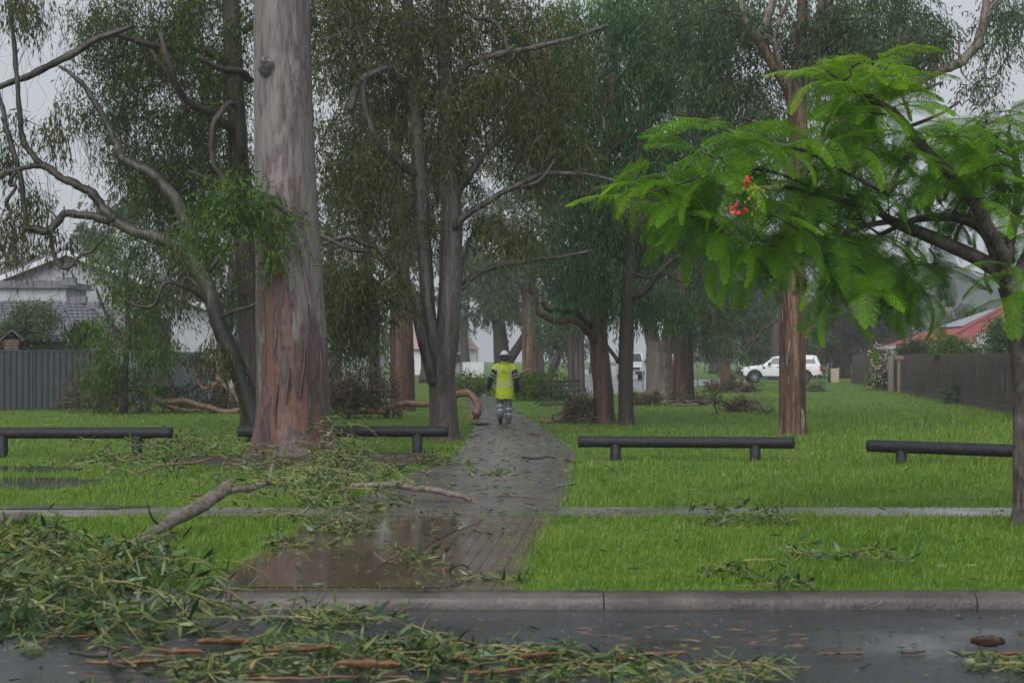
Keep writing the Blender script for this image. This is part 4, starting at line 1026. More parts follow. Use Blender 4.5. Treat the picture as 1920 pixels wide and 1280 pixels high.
# far pink-roofed house, picket fence and gate
h = thing('house', 'far house with faded pink roof behind the white picket fence', 'house', (-7, 172, 0))
ob('wall', MB().box((-7.5, 172, 1.3), (8, 8, 2.6)), M['wallwhite'], h)
courses(h, (-11.9, 167.5, 2.5), (-3.2, 167.5, 2.5), (-5.2, 172, 4.8), (-9.8, 172, 4.8), 9, M['tilepink'])
ob('window', MB().box((-5.0, 167.9, 1.5), (1.4, .1, 1.0)), M['glass'], h)
M['white'] = plain('white_paint', (.75,.76,.78), .5, 0, .06)
pf = thing('picket_fence', 'white picket fence in the mist left of the worker', 'fence', (*xy(887, 146), 0))
for k in range(16): ob('picket', MB().box((-4.2 + k*.115, 146 , .65), (.085, .03, 1.3)), M['white'], pf)
for z in (.3, 1.0): ob('rail', MB().box((-3.35, 146.04, z), (1.9, .05, .08)), M['white'], pf)
gt = thing('dark_gate', 'dark slatted gate beside the white picket fence', 'gate', (*xy(861, 146), 0))
for k in range(7): ob('slat', MB().box((-4.6, 146, .12 + k*.17), (.62, .04, .13)), M['trimgrey'], gt)
for x in (-4.95, -4.27): ob('post', MB().box((x, 146, .65), (.08, .08, 1.3)), M['trimgrey'], gt)

# bird house and pergola beam behind the left fence
M['birdwood'] = plain('weathered_red_wood', (.12,.07,.055), .7)
bh = thing('bird_house', 'small wooden bird house with pitched roof above the dark grey fence', 'bird house', (-16.6, 55.2, 0))
bx, bz = -16.15, 2.0
ob('pole', MB().box((bx, 55.4, .9), (.08, .08, 1.8)), M['birdwood'], bh)
ob('box', MB().box((bx, 55.4, bz + .04), (.42, .4, .42)), M['birdwood'], bh)
for k in range(4): ob('slat', MB().box((bx - .03, 55.18, bz - .1 + k*.1), (.46, .03, .08)), M['twigr'] , bh)
for s in (-1, 1): ob('roof', MB().box((bx + s*.2, 55.4, bz + .38), (.52, .62, .03), 0, 0, s*.72), M['tilegrey'], bh)
pb = thing('pergola', 'pale flat pergola edge above the dark grey fence at the left edge', 'pergola', (-17.5, 56.6, 0))
ob('sheet', MB().box((-17.4, 56.6, 2.38), (4.6, 1.6, .06), 0, .05), M['awning'], pb); ob('beam', MB().box((-18.1, 55.75, 2.3), (2.4, .1, .16)), M['tan'], pb)
for x in (-19.0, -15.4): ob('post', MB().box((x, 56.8, 1.15), (.1,.1,2.3)), M['birdwood'], pb)

# ------------------------------------------------------------------ vehicles
M['paint'] = plain('white_car_paint', (.7,.72,.75), .22, 0, .04, 2)
M['black'] = plain('black_plastic', (.02,.021,.024), .45)
M['tyre'] = plain('tyre_rubber', (.018,.018,.019), .7)
M['alloy'] = plain('alloy', (.5,.51,.53), .3, .8, .1)
M['redlamp'] = plain('red_lamp', (.45,.02,.02), .2)
M['clearlamp'] = plain('clear_lamp', (.55,.58,.6), .12)
M['carglass'] = plain('tinted_glass', (.05,.055,.065), .06, 0, .1, 1, 0, .8)

def wheel(parent, c, r, w, axis_y=True, nspoke=6):
    g = bpy.data.objects.new('wheel', None); col.objects.link(g); g.parent = parent; g.location = c
    if not axis_y: g.rotation_euler = (0, 0, PI/2)
    def lathe(pr, n=28):
        th = np.linspace(0, 2*PI, n, endpoint=False); pr = np.array(pr); m = len(pr)
        V = np.stack([np.cos(th)[:, None]*pr[None, :, 0], np.repeat(pr[None, :, 1], n, 0), np.sin(th)[:, None]*pr[None, :, 0]], -1).reshape(-1, 3)
        return MB().add(V, [(i*m+j, ((i+1) % n)*m+j, ((i+1) % n)*m+j+1, i*m+j+1) for i in range(n) for j in range(m-1)])
    ob('tyre', lathe([(r*.66, -w/2), (r*.9, -w/2), (r, -w*.33), (r, w*.33), (r*.9, w/2), (r*.66, w/2)]), M['tyre'], g, smooth=True, local=True)
    rim = lathe([(r*.67, -w*.5), (r*.62, -w*.46), (r*.6, -w*.2), (.01, -w*.2)])
    ob('rim', rim, M['black'], g, local=True)
    for k in range(nspoke):
        a = 2*PI*k/nspoke
        mb = MB().box((r*.36, -w*.42, 0), (r*.5, .03, r*.13)); mb.xform(Matrix.Rotation(a, 4, 'Y')); ob('spoke', mb, M['alloy'], g, local=True)
    mb = MB(); 
    ob('hub', lathe([(.075, -w*.36), (.075, -w*.47), (.01, -w*.48)], 12), M['alloy'], g, local=True)

def bodyshell(xs, top, bot, wid):
    """columns along x; wid(x, f) half width at height fraction f"""
    mb = MB(); fr = np.array((0, .2, .5, .8, .93, 1.0)); m = len(fr); V = []
    for x in xs:
        t_, b_ = top(x), bot(x)
        for s in (-1, 1):
            for f in fr: V.append((x, s*wid(x, f), b_ + (t_-b_)*f))
    n = len(xs); Q = []
    for i in range(n-1):
        for j in range(m-1):
            a, b_ = i*2*m, (i+1)*2*m
            Q.append((a+j, b_+j, b_+j+1, a+j+1)); Q.append((a+m+j, a+m+j+1, b_+m+j+1, b_+m+j))
        Q.append((i*2*m+m-1, (i+1)*2*m+m-1, (i+1)*2*m+2*m-1, i*2*m+2*m-1)); Q.append((i*2*m, i*2*m+m, (i+1)*2*m+m, (i+1)*2*m))
    for a in (0, (n-1)*2*m):
        for j in range(m-1): Q.append((a+j, a+j+1, a+m+j+1, a+m+j))
    mb.add(V, Q); return mb

def pickup():
    Y0 = 111.0; c = P(1386, 717, Y0)
    t = thing('pickup_truck', 'white pickup with canopy and black bull bar parked behind the tan barked trunk', 'pickup', (c[0], Y0 + .95, 0))
    fx, rx, wr = 1.02, 4.27, .40
    xs = np.unique(np.concatenate([np.linspace(.18, 5.38, 60), fx + .47*np.cos(np.linspace(0, PI, 15)), rx + .47*np.cos(np.linspace(0, PI, 15))]))
    top = lambda x: np.interp(x, [.18, .3, .6, 1.5, 1.62, 5.3, 5.38], [.92, 1.02, 1.08, 1.18, 1.2, 1.2, 1.15])
    def bot(x):
        b_ = np.interp(x, [.18, .4, 4.6, 5.38], [.58, .5, .46, .62])
        for cx in (fx, rx):
            if abs(x - cx) < .47: b_ = max(b_, .40 + math.sqrt(.47**2 - (x-cx)**2))
        return b_
    wid = lambda x, f: (.90 + .03*math.sin(PI*min(f*1.1, 1)) - .03*(f > .95)) * np.interp(x, [.18, .55, 5.2, 5.38], [.86, 1, 1, .96])
    o = ob('body', bodyshell(xs, top, bot, wid), M['paint'], t, local=True)
    gx = np.array([1.55, 1.9, 2.25, 2.6, 3.0, 3.62, 3.66, 4.2, 4.8, 5.08, 5.2, 5.33])
    gt_ = lambda x: np.interp(x, [1.55, 2.25, 2.6, 3.62, 3.66, 4.8, 5.08, 5.33], [1.2, 1.68, 1.77, 1.77, 1.83, 1.84, 1.78, 1.22])
    o = ob('cabin', bodyshell(gx, gt_, lambda x: 1.19, lambda x, f: .885 - .17*f), M['paint'], t, local=True)
    def side(xa, xb, za, zb, xa2, xb2, name='window', m='carglass', n=5):
        hw = lambda z: .885 - .17*np.clip((z-1.19)/.6, 0, 1) + .008
        for s in (-1, 1):
            ob(name, MB().poly([(xa, s*hw(za), za), (xb, s*hw(za), za), (xb2, s*hw(zb), zb), (xa2, s*hw(zb), zb)], [(0,1,2,3)]), M[m], t, local=True)
    side(1.85, 2.62, 1.25, 1.66, 2.28, 2.64); side(2.72, 3.5, 1.25, 1.66, 2.72, 3.45); side(3.85, 5.02, 1.28, 1.7, 3.85, 4.88)
    ob('windscreen', MB().poly([(1.57,-.78,1.24),(1.57,.78,1.24),(2.2,.68,1.67),(2.2,-.68,1.67)], [(0,1,2,3)]), M['carglass'], t, local=True)
    ob('rear_window', MB().poly([(5.305,-.75,1.34),(5.305,.75,1.34),(5.13,.66,1.72),(5.13,-.66,1.72)], [(0,1,2,3)]), M['carglass'], t, local=True)
    for s in (-1, 1):
        for x in (fx, rx): wheel(t, (x, s*.80, .40), wr, .25)
        ob('headlight', MB().box((.36, s*.66, .93), (.32, .34, .16), s*-.25), M['clearlamp'], t, local=True)
        ob('tail_light', MB().box((5.32, s*.87, .98), (.14, .14, .36)), M['redlamp'], t, local=True)
        ob('mirror', MB().box((1.95, s*1.0, 1.26), (.14, .22, .18)), M['black'], t, local=True)
        ob('side_step', MB().box((2.5, s*.9, .44), (2.0, .12, .06)), M['black'], t, local=True)
        ob('vent', MB().box((1.62, s*.925, 1.0), (.2, .02, .09)), M['black'], t, local=True)
        for x in (2.62, 3.5): ob('door_handle', MB().box((x - .1, s*.94, 1.06), (.16, .03, .04)), M['black'], t, local=True)
        for cx in (fx, rx):
            mb = MB(); a = np.linspace(.0, PI, 14); tube(mb, np.stack([cx + .48*np.cos(a), np.full(14, s*.9), .40 + .48*np.sin(a)], 1), np.full(14, .045), 6); ob('arch_flare', mb, M['black'], t, local=True)
        tube(mb := MB(), np.array([(.02, s*.55, .45), (-.02, s*.55, .8), (.06, s*.5, 1.02)]), [.035]*3, 8); ob('bull_bar_upright', mb, M['black'], t, local=True)
    ob('front_bumper', MB().box((.14, 0, .6), (.26, 1.76, .34)), M['black'], t, local=True)
    for z in (.8, 1.02): tube(mb := MB(), np.array([(.25, -.86, z-.06), (.05, -.7, z), (.02, 0, z), (.05, .7, z), (.25, .86, z-.06)]), [.035]*5, 8); ob('bull_bar', mb, M['black'], t, local=True)
    ob('grille', MB().box((.2, 0, .9), (.06, 1.1, .22)), M['black'], t, local=True)
    ob('rear_bumper', MB().box((5.4, 0, .58), (.16, 1.7, .16)), M['alloy'], t, local=True)
    ob('undertray', MB().box((2.7, 0, .5), (4.6, 1.5, .18)), M['black'], t, local=True)
    tube(mb := MB(), np.array([(2.2, -.6, 1.72), (1.9, -.66, 1.95)]), [.012, .012], 5); ob('antenna', mb, M['black'], t, local=True)
pickup()

def van():
    Y0 = 128.0; c = P(1186, 712, Y0)
    t = thing('van', 'white van facing the camera on the pale wet street', 'van', (c[0], Y0, 0))
    t.rotation_euler = (0, 0, PI/2)          # local x runs away from the camera
    xs = np.linspace(0, 4.8, 40)
    top = lambda x: np.interp(x, [0, .12, .9, 1.5, 4.7, 4.8], [.95, 1.12, 1.3, 2.05, 2.1, 2.0])
    bot = lambda x: .42 if not (abs(x-.95) < .42 or abs(x-3.9) < .42) else .8
    ob('body', bodyshell(xs, top, bot, lambda x, f: (.96 - .10*f*f) * np.interp(x, [0, .3, 4.8], [.92, 1, 1])), M['paint'], t, local=True)
    ob('windscreen', MB().poly([(.92,-.78,1.34),(.92,.78,1.34),(1.43,.7,1.98),(1.43,-.7,1.98)], [(0,1,2,3)]), M['carglass'], t, local=True)
    ob('grille', MB().box((-.01, 0, .86), (.06, 1.1, .2)), M['black'], t, local=True)
    ob('bumper', MB().box((-.03, 0, .55), (.16, 1.8, .26)), M['black'], t, local=True)
    ob('number_plate', MB().box((-.12, 0, .55), (.02, .4, .11)), M['white'], t, local=True)
    for s in (-1, 1):
        ob('headlight', MB().box((.02, s*.72, .9), (.1, .3, .18)), M['clearlamp'], t, local=True)
        ob('mirror', MB().box((1.1, s*1.08, 1.4), (.12, .18, .26)), M['black'], t, local=True)
        for x in (.95, 3.9): wheel(t, (x, s*.8, .34), .34, .22)
van()

# beige board, sign poles, park bench
M['beige'] = plain('beige_board', (.42,.36,.27), .6, 0, .08)
c = P(1566, 718, 113.5)
bx_ = thing('utility_box', 'beige utility box standing between pickup and paling fence', 'utility box', (c[0], 113.5, 0))
bevel(ob('cabinet', MB().box((c[0], 113.7, .46), (.52, .36, .92)), M['beige'], bx_), .02)
ob('lid', MB().box((c[0], 113.7, .945), (.56, .4, .05)), M['beige'], bx_)
M['galv'] = plain('galvanised_steel', (.3,.32,.34), .4, .5)
def pole(label, px, py, ptop, sign=None):
    g = G(px, py); z = CH - (ptop - HY)/F*g[1]
    t = thing('sign_pole', label, 'sign pole', g)
    ob('pole', tube(MB(), np.array([g - (0,0,.1), g + (0,0,z)]), [.035,.035], 8), M['galv'], t, smooth=True)
    if sign: ob('sign_plate', MB().box((g[0], g[1]-.05, z-.15), sign), M['galv'], t)
    ob('cap', MB().box((g[0], g[1], z+.01), (.08,.08,.03)), M['galv'], t)
pole('thin grey pole on the far lawn right of the slim trunks', 1308, 724, 646)
pole('thin dark pole in front of the white van', 1205, 727, 676)
def bench():
    g = G(1056, 757); t = thing('park_bench', 'small dark park bench on the lawn right of the worker', 'bench', g)
    for k in range(3): ob('seat_slat', MB().box((g[0], g[1] - .12 + k*.13, .46), (1.25, .11, .04)), M['black'], t)
    for k in range(2): ob('back_slat', MB().box((g[0] + .12, g[1] + .34 + .04*k, .66 + k*.14), (1.0, .035, .1)), M['black'], t)
    for x in (-.35, .4): 
        ob('leg', MB().box((g[0]+x, g[1], .22), (.07, .3, .44)), M['black'], t); ob('back_support', MB().box((g[0]+x, g[1]+.34, .6), (.05, .05, .5), 0, -.15), M['black'], t)
bench()

# ------------------------------------------------------------------ the worker
M['hivis'] = (lambda k: (k.set(k.ramp(k.noise(7, 5, .6), [(.3, (.42,.52,.012)), (.7, (.6,.72,.03))]), .45), k.bump(k.noise(9, 4, .6), .6, .04), k.m)[-1])(NT('hi_vis_yellow'))
M['navy'] = plain('navy_fabric', (.012,.016,.03), .6, 0, .3, 10, .3)
M['trouser'] = plain('grey_trouser', (.13,.145,.18), .7, 0, .25, 12, .4)
M['tape'] = plain('reflective_tape', (.55,.58,.6), .3, 0, .08)
M['skin'] = plain('skin', (.35,.2,.14), .5, 0, .1)
M['boot'] = plain('boot_leather', (.11,.08,.06), .6)
M['sole'] = plain('boot_sole', (.02,.02,.02), .7)
M['helmet'] = plain('white_helmet', (.68,.68,.66), .3, 0, .06)
M['print'] = plain('dark_print', (.06,.12,.03), .6)

def worker():
    g = G(946, 793)
    t = thing('person', 'worker in yellow hi-vis jacket and white helmet walking away up the path', 'person', g)
    # body: one skinned figure
    J = {'pelvis': ((0,0,.93), .13), 'waist': ((0,.01,1.08), .12), 'chest': ((0,.01,1.3), .13), 'neck0': ((0,0,1.47), .07), 'neck': ((0,.01,1.54), .055), 'head0': ((0,.03,1.61), .075), 'head': ((0,.035,1.69), .095), 'crown': ((0,.025,1.75), .08),
         'shL': ((-.19,0,1.42), .07), 'elL': ((-.33,-.05,1.16), .048), 'wrL': ((-.40,.03,.93), .033), 'haL': ((-.41,.05,.86), .035),
         'shR': ((.19,0,1.42), .07), 'elR': ((.29,-.04,1.15), .048), 'wrR': ((.32,.05,.92), .033), 'haR': ((.32,.07,.85), .035),
         'hiL': ((-.1,0,.86), .095), 'knL': ((-.11,.07,.5), .06), 'anL': ((-.10,-.2,.19), .042), 'toL': ((-.10,-.08,.06), .035),
         'hiR': ((.1,0,.86), .095), 'knR': ((.1,.03,.49), .06), 'anR': ((.1,-.01,.1), .042), 'toR': ((.11,.15,.04), .035)}
    E = [('pelvis','waist'),('waist','chest'),('chest','neck0'),('neck0','neck'),('neck','head0'),('head0','head'),('head','crown'),('chest','shL'),('shL','elL'),('elL','wrL'),('wrL','haL'),('chest','shR'),('shR','elR'),('elR','wrR'),('wrR','haR'),
         ('pelvis','hiL'),('hiL','knL'),('knL','anL'),('anL','toL'),('pelvis','hiR'),('hiR','knR'),('knR','anR'),('anR','toR')]
    nm = list(J); me = bpy.data.meshes.new('body'); me.from_pydata([J[k][0] for k in nm], [(nm.index(a), nm.index(b_)) for a, b_ in E], [])
    o = ob('body', me, M['skin'], t, local=True)
    o.modifiers.new('skin', 'SKIN'); 
    for i, k in enumerate(nm):
        sv = me.skin_vertices[0].data[i] if me.skin_vertices else None
        if sv is None: break
        sv.radius = (J[k][1]*.8, J[k][1]*.8); sv.use_root = (k == 'pelvis')
    ss = o.modifiers.new('sub', 'SUBSURF'); ss.levels = 1; ss.render_levels = 2
    # trousers
    for s, (hi_, kn, an) in ((-1, ('hiL','knL','anL')), (1, ('hiR','knR','anR'))):
        a, b_, c = (np.array(J[k][0]) for k in (hi_, kn, an))
        pts = spline(np.array([a + (0,0,.06), a*.5 + b_*.5, b_, b_*.5 + c*.5, c + (c-b_)*.02]), 6); n = len(pts)
        rad = np.interp(np.linspace(0, 1, n), [0, .25, .5, .75, 1], [.125, .108, .088, .084, .078])
        tr = ob('trouser_leg', tube(MB(), pts, rad, 16, .02, seed=4 + s), M['trouser'], t, smooth=True, local=True)
        for f in (.70, .86):
            i = int(f*(n-1)); q = pts[i-1:i+2]; q = np.vstack([q[0]*.45+q[1]*.55, q[1], q[1]*.55+q[2]*.45])
            ob('reflective_band', tube(MB(), q, np.full(3, rad[i] + .006), 16, cap=False), M['tape'], t, smooth=True, local=True)
    # boots: heel-to-toe lofts
    def boot(heel, toe, up):
        heel, toe = np.array(heel), np.array(toe); d = toe - heel; mb = MB()
        pts = np.array([heel - d*.05, heel + d*.1, heel + d*.4, heel + d*.75, toe]); upv = unit(np.array(up))
        tube(mb, pts + upv*.045, [.035, .05, .05, .048, .025], 12); tube(mb, np.array([heel + d*.15 + upv*.04, heel + d*.18 + upv*.15]), [.055, .06], 12)
        b_ = ob('boot', mb, M['boot'], t, smooth=True, local=True)
        mb = MB(); side = unit(np.cross(d, upv)); w = [.035,.042,.04,.048,.03]; V = []
        for p, ww in zip(pts, w): V += [p - side*ww, p + side*ww, p + side*ww + upv*.025, p - side*ww + upv*.025]
        mb.add(V, [(i*4+j, i*4+(j+1) % 4, i*4+4+(j+1) % 4, i*4+4+j) for i in range(4) for j in range(4)] + [(0,3,2,1), (16,17,18,19)])
        ob('sole', mb, M['sole'], b_, local=True)
    boot((-.10,-.29,.15), (-.10,-.10,.0), (0, .72, .7)); boot((.1,-.06,0), (.115,.22,0), (0,0,1))
    # jacket
    mb = MB(); R = [(-.005,0,.615,.222,.165),(-.005,0,.64,.232,.172),(-.005,0,.8,.228,.168),(0,0,.95,.222,.16),(0,0,1.08,.215,.152),(0,0,1.2,.22,.152),(0,0,1.32,.232,.155),(0,0,1.40,.226,.145),(0,0,1.455,.19,.125),(0,0,1.50,.125,.10),(0,.005,1.53,.095,.088),(0,.01,1.60,.092,.088)]
    R = spline(np.array(R), 3); loft(mb, R, 28)
    v = mb.v[0]; th = np.arctan2(v[:,1], v[:,0]); v[:, :2] *= (1 + .022*np.sin(5*th + v[:,2]*9) * np.clip((1.3 - v[:,2])*2, 0, 1))[:, None]
    v[:, 2] += np.where(v[:,2] < .66, .012*np.sin(4*th), 0)
    jk = ob('jacket', mb, M['hivis'], t, smooth=True, local=True)
    for s in (-1, 1):
        sh, el, wr = (np.array(J[k + ('L' if s < 0 else 'R')][0]) for k in ('sh','el','wr'))
        pts = spline(np.array([sh*(.55,1,1) + (0,0,.0), sh + (0,0,-.005), sh*.62 + el*.38 + (s*.012,0,.012)]), 5)
        ob('short_sleeve', tube(MB(), pts, np.linspace(.105, .098, len(pts)), 16, .02), M['hivis'], jk, smooth=True, local=True)
        pts = spline(np.array([sh*.8 + el*.2, el, wr + (wr-el)*.12]), 8); rad = np.interp(np.linspace(0,1,len(pts)), [0,.45,1], [.085,.074,.055])
        sl_ = ob('sleeve', tube(MB(), pts, rad, 14, .03, seed=9), M['navy'], t, smooth=True, local=True)
        for i in (5, 7):
            q = pts[i:i+2]; q = np.vstack([q[0], q[0]*.5 + q[1]*.5]); ob('reflective_band', tube(MB(), q, np.full(2, rad[i]+.007), 14, cap=False), M['tape'], sl_, smooth=True, local=True)
        # gloved hand: palm, four fingers, thumb
        mb = MB(); w0 = wr + (wr-el)*.1; d = unit(np.array((0, .12, -1.0)))
        tube(mb, np.array([w0, w0 + d*.05, w0 + d*.1]), [.03, .04, .036], 10)
        for k, L in enumerate((.07, .08, .075, .055)):
            b0 = w0 + d*.09 + np.array((0, .03 - .02*k, 0)); tube(mb, np.array([b0, b0 + d*L*.5 + (-s*.008,0,0), b0 + d*L + (-s*.03,0,0)]), [.011, .010, .007], 6)
        b0 = w0 + d*.04 + np.array((0, .035, 0)); tube(mb, np.array([b0, b0 + (-s*.01,.03,-.03), b0 + (-s*.015,.035,-.065)]), [.013,.011,.008], 6)
        ob('gloved_hand', mb, M['navy'], t, smooth=True, local=True)
    def band(z, dz, a0=0, a1=2*PI, name='reflective_band'):
        k = 40; th = np.linspace(a0, a1, k); V = []
        for zz in (z, z + dz):
            rx, ry = np.interp(zz, R[:,2], R[:,3]) + .008, np.interp(zz, R[:,2], R[:,4]) + .008
            V.append(np.stack([rx*np.cos(th), ry*np.sin(th), np.full(k, zz)], 1))
        ob(name, MB().add(np.vstack(V), [(i, i+1, k+i+1, k+i) for i in range(k-1)]), M['tape'], jk, smooth=True, local=True)
    band(.955, .022); band(.99, .018)
    for s in (-1, 1):                     # braces narrowing towards the waist on the back
        for off in (0, .028):
            zz = np.linspace(1.0, 1.44, 14); V = []
            for z in zz:
                rx, ry = np.interp(z, R[:,2], R[:,3]) + .008, np.interp(z, R[:,2], R[:,4]) + .009
                x = s*(np.interp(z, [1.0, 1.44], [.115, .155]) + off)
                for e in (-.008, .008): V.append((x + e, -ry*math.sqrt(max(1 - ((x+e)/rx)**2, .02)), z))
            ob('brace_tape', MB().add(V, [(2*i, 2*i+1, 2*i+3, 2*i+2) for i in range(13)]), M['tape'], jk, local=True)
    # printed emblem and a line of small dark lettering between the shoulder blades
    for k in range(7): ob('printed_letter', MB().box((-.055 + k*.02, -.168, 1.285), (.013, .006, .016)), M['navy'], jk, local=True)
    mb = MB(); a = np.linspace(.3, 2.6, 10); tube(mb, np.stack([-.03 + .04*np.cos(a), np.full(10, -.167), 1.315 + .03*np.sin(a)], 1), np.linspace(.003, .008, 10), 5); ob('printed_emblem', mb, M['print'], jk, local=True)
    # helmet with wide dark sun brim
    hc = np.array((0, .03, 1.715)); mb = MB()
    loft(mb, [(hc[0], hc[1], hc[2] + .125*math.sin(a), .112*max(math.cos(a), .02), .135*max(math.cos(a), .02)) for a in np.linspace(0, PI/2*.98, 9)], 24)
    for x in (-.03, 0, .03): tube(mb, np.array([(x, hc[1] - .115*math.cos(a), hc[2] + .012 + .118*math.sin(a)) for a in np.linspace(.25, PI-.25, 12)]), [.008]*12, 5)
    he = ob('helmet', mb, M['helmet'], t, smooth=True, local=True)
    n = 40; V = []; 
    for r_ in (.1, .16, .205):
        for th in np.linspace(0, 2*PI, n, endpoint=False):
            up = (.075*abs(math.cos(th))**2 + .05*math.sin(th) - .04) * (r_ - .1)/.105; V.append((hc[0] + r_*1.02*math.cos(th), hc[1] + r_*1.1*math.sin(th), hc[2] - .03 + up - .0*(r_)))
    V = np.array(V); V = np.vstack([V, V + (0,0,.022)]); Q = []
    for k in range(2):
        for i in range(n): a, b_ = k*n+i, k*n+(i+1) % n; Q += [(a, b_, b_+n, a+n), (3*n+a, 3*n+a+n, 3*n+b_+n, 3*n+b_)]
    for i in range(n): Q.append((2*n+i, 2*n+(i+1) % n, 5*n+(i+1) % n, 5*n+i))
    ob('sun_brim', MB().add(V, Q), M['navy'], he, smooth=True, local=True)
    mb = MB(); loft(mb, [(hc[0], hc[1], hc[2] - .03, .118, .14), (hc[0], hc[1], hc[2] + .018, .117, .139)], 24, False); ob('helmet_band', mb, M['navy'], he, smooth=True, local=True)
    mb = MB(); loft(mb, [(0, -.0, 1.57, .085, .085), (0, -.01, 1.64, .105, .108), (0, 0, 1.70, .112, .125)], 18, False); ob('neck_flap', mb, M['navy'], he, smooth=True, local=True)
worker()

# ------------------------------------------------------------------ storm debris
M['stem'] = plain('yellow_green_stem', (.2,.17,.05), .5, 0, .4, 9)
def gz(Y): return np.where(Y < KY0, -.10, 0.0)

def sample_poly(poly, n):
    poly = [tuple(p[:2]) for p in poly]; a = np.array(poly); lo, hi_ = a.min(0), a.max(0); out = np.zeros((0, 2))
    while len(out) < n:
        q = rng.uniform(lo, hi_, (n*2, 2)); out = np.vstack([out, q[inpoly(q[:,0], q[:,1], poly)]])
    return out[:n]

def sprays(mbL, mbT, xy_, zmax, bias=None, spread=3.2, L=.5, nl=13, leafL=.125, leafW=.021, rise=.5):
    n = len(xy_); a = (rng.uniform(0, 2*PI, n) if bias is None else bias + rng.normal(0, spread, n))
    z0 = gz(xy_[:,1]) + .015 + zmax * rng.random(n)**1.4
    b = np.column_stack([xy_, z0]); d = np.column_stack([np.cos(a), np.sin(a), rise*rng.uniform(-.2, 1, n)]); d = unit(d)
    ln = L*rng.uniform(.5, 1.3, n)
    t = np.linspace(.1, 1, nl)
    pos = b[:, None] + d[:, None]*(t[None, :, None]*ln[:, None, None]); pos[..., 2] -= (t**2)[None]*ln[:, None]*rise*.75
    pos += rng.normal(0, .012, pos.shape)
    fl = gz(pos[..., 1]) + .012; pos[..., 2] = np.maximum(pos[..., 2], fl)
    ld = unit(d[:, None]*.45 + rng.normal(0, .6, pos.shape)*(1, 1, .9) + np.array((0, 0, -.22)))
    m = n*nl; P_, D_ = pos.reshape(-1, 3), ld.reshape(-1, 3); LL = leafL*rng.uniform(.4, 1.35, m)
    tipz = P_[:, 2] + D_[:, 2]*LL; f = gz(P_[:, 1]) + .008
    D_[:, 2] = np.where(tipz < f, np.maximum(-(P_[:, 2] - f)/LL, -.9), D_[:, 2])
    leaves(mbL, P_, D_, LL, leafW*rng.choice([.5, .8, 1.25], m)*rng.uniform(.7, 1.3, m), .3)
    for i in range(n):
        tube(mbT, np.vstack([b[i], pos[i, ::3]]), np.linspace(.005, .002, 1 + len(pos[i, ::3])), 3, cap=False)

def wood(parent, pts, rad, mat, seg=12, name='branch', torn=None, seed=0):
    A = np.column_stack([np.array(pts, float), rad]); S = spline(A, 6)
    k = np.arange(len(S)); S[:, :3] += np.stack([np.sin(k*1.7), np.cos(k*1.2), np.sin(k*.8)], 1)*S[:, 3:4]*.12
    o = ob(name, tube(MB(), S[:, :3], S[:, 3], seg, .06, seed=seed), M[mat], parent, smooth=True)
    if torn is not None:
        e = S[torn, :3]; d = unit(S[torn, :3] - S[torn + (1 if torn == 0 else -1), :3]); mb = MB(); r = S[torn, 3]
        for j in range(7):
            q = e + unit(rng.normal(size=3))*r*.5; tube(mb, np.array([q - d*r, q + d*r*rng.uniform(1.0, 3.2) + rng.normal(size=3)*r*.35]), [r*.55, r*.1], 5)
        ob('torn_end', mb, M['torn'], parent)
    return o

def fallen(label, centre, polys, woods=(), leaf='lf_fallen', cat='branch', name='fallen_branch', group=None, **kw):
    c = np.array((centre[0], centre[1], 0)); t = thing(name, label, cat, c, group)
    for w in woods: wood(t, *w[:3], **(w[3] if len(w) > 3 else {}))
    mbL, mbT = MB(), MB()
    for (poly, n, zmax, opt) in polys: sprays(mbL, mbT, sample_poly(poly, n), zmax, **{**kw, **opt})
    if mbL.n:
        ob('leaves', mbL, M[leaf], t, kind='stuff'); ob('twigs', mbT, M['stem'], t, kind='stuff')
    return t

gp = lambda l, z=0: [G(a, b, z) for a, b in l]
# heap over the kerb and gutter, bottom left
fallen('large heap of broken gum foliage lying over the kerb at the left edge', G(180, 1100),
       [(gp([(-160,1062),(40,1040),(200,1040),(300,1060),(370,1108),(300,1112),(-160,1112)]), 210, .30, dict(bias=-1.3, spread=.8, rise=.6)),
        (gp([(-160,1140),(60,1125),(280,1130),(400,1165),(360,1195),(240,1205),(-160,1208)], -.10), 150, .22, dict(bias=-1.3, spread=.8, rise=.5))],
       [([P(180,1120,12.6), P(220,1060,13.3), P(262,1015,14.6), P(330,974,15.6), P(390,940,16.2), P(420,918,16.5), P(432,904,16.7)], [.03,.04,.05,.062,.064,.06,.04], 'woodg', dict(torn=-1, seed=2)),
        ([P(330,1130,12.1), P(390,1160,11.6), P(430,1180,11.3), P(480,1172,11.3)], [.012,.012,.010,.006], 'twigr', dict(seg=6)), ([P(430,1180,11.3), P(436,1150,11.35), P(428,1130,11.35)], [.008,.006,.003], 'twigr', dict(seg=6)),
        ([P(300,985,15.2), P(285,970,15.1), P(275,940,15.0)], [.014,.010,.005], 'twig', dict(seg=6))], L=.5, leafL=.14, leafW=.024)
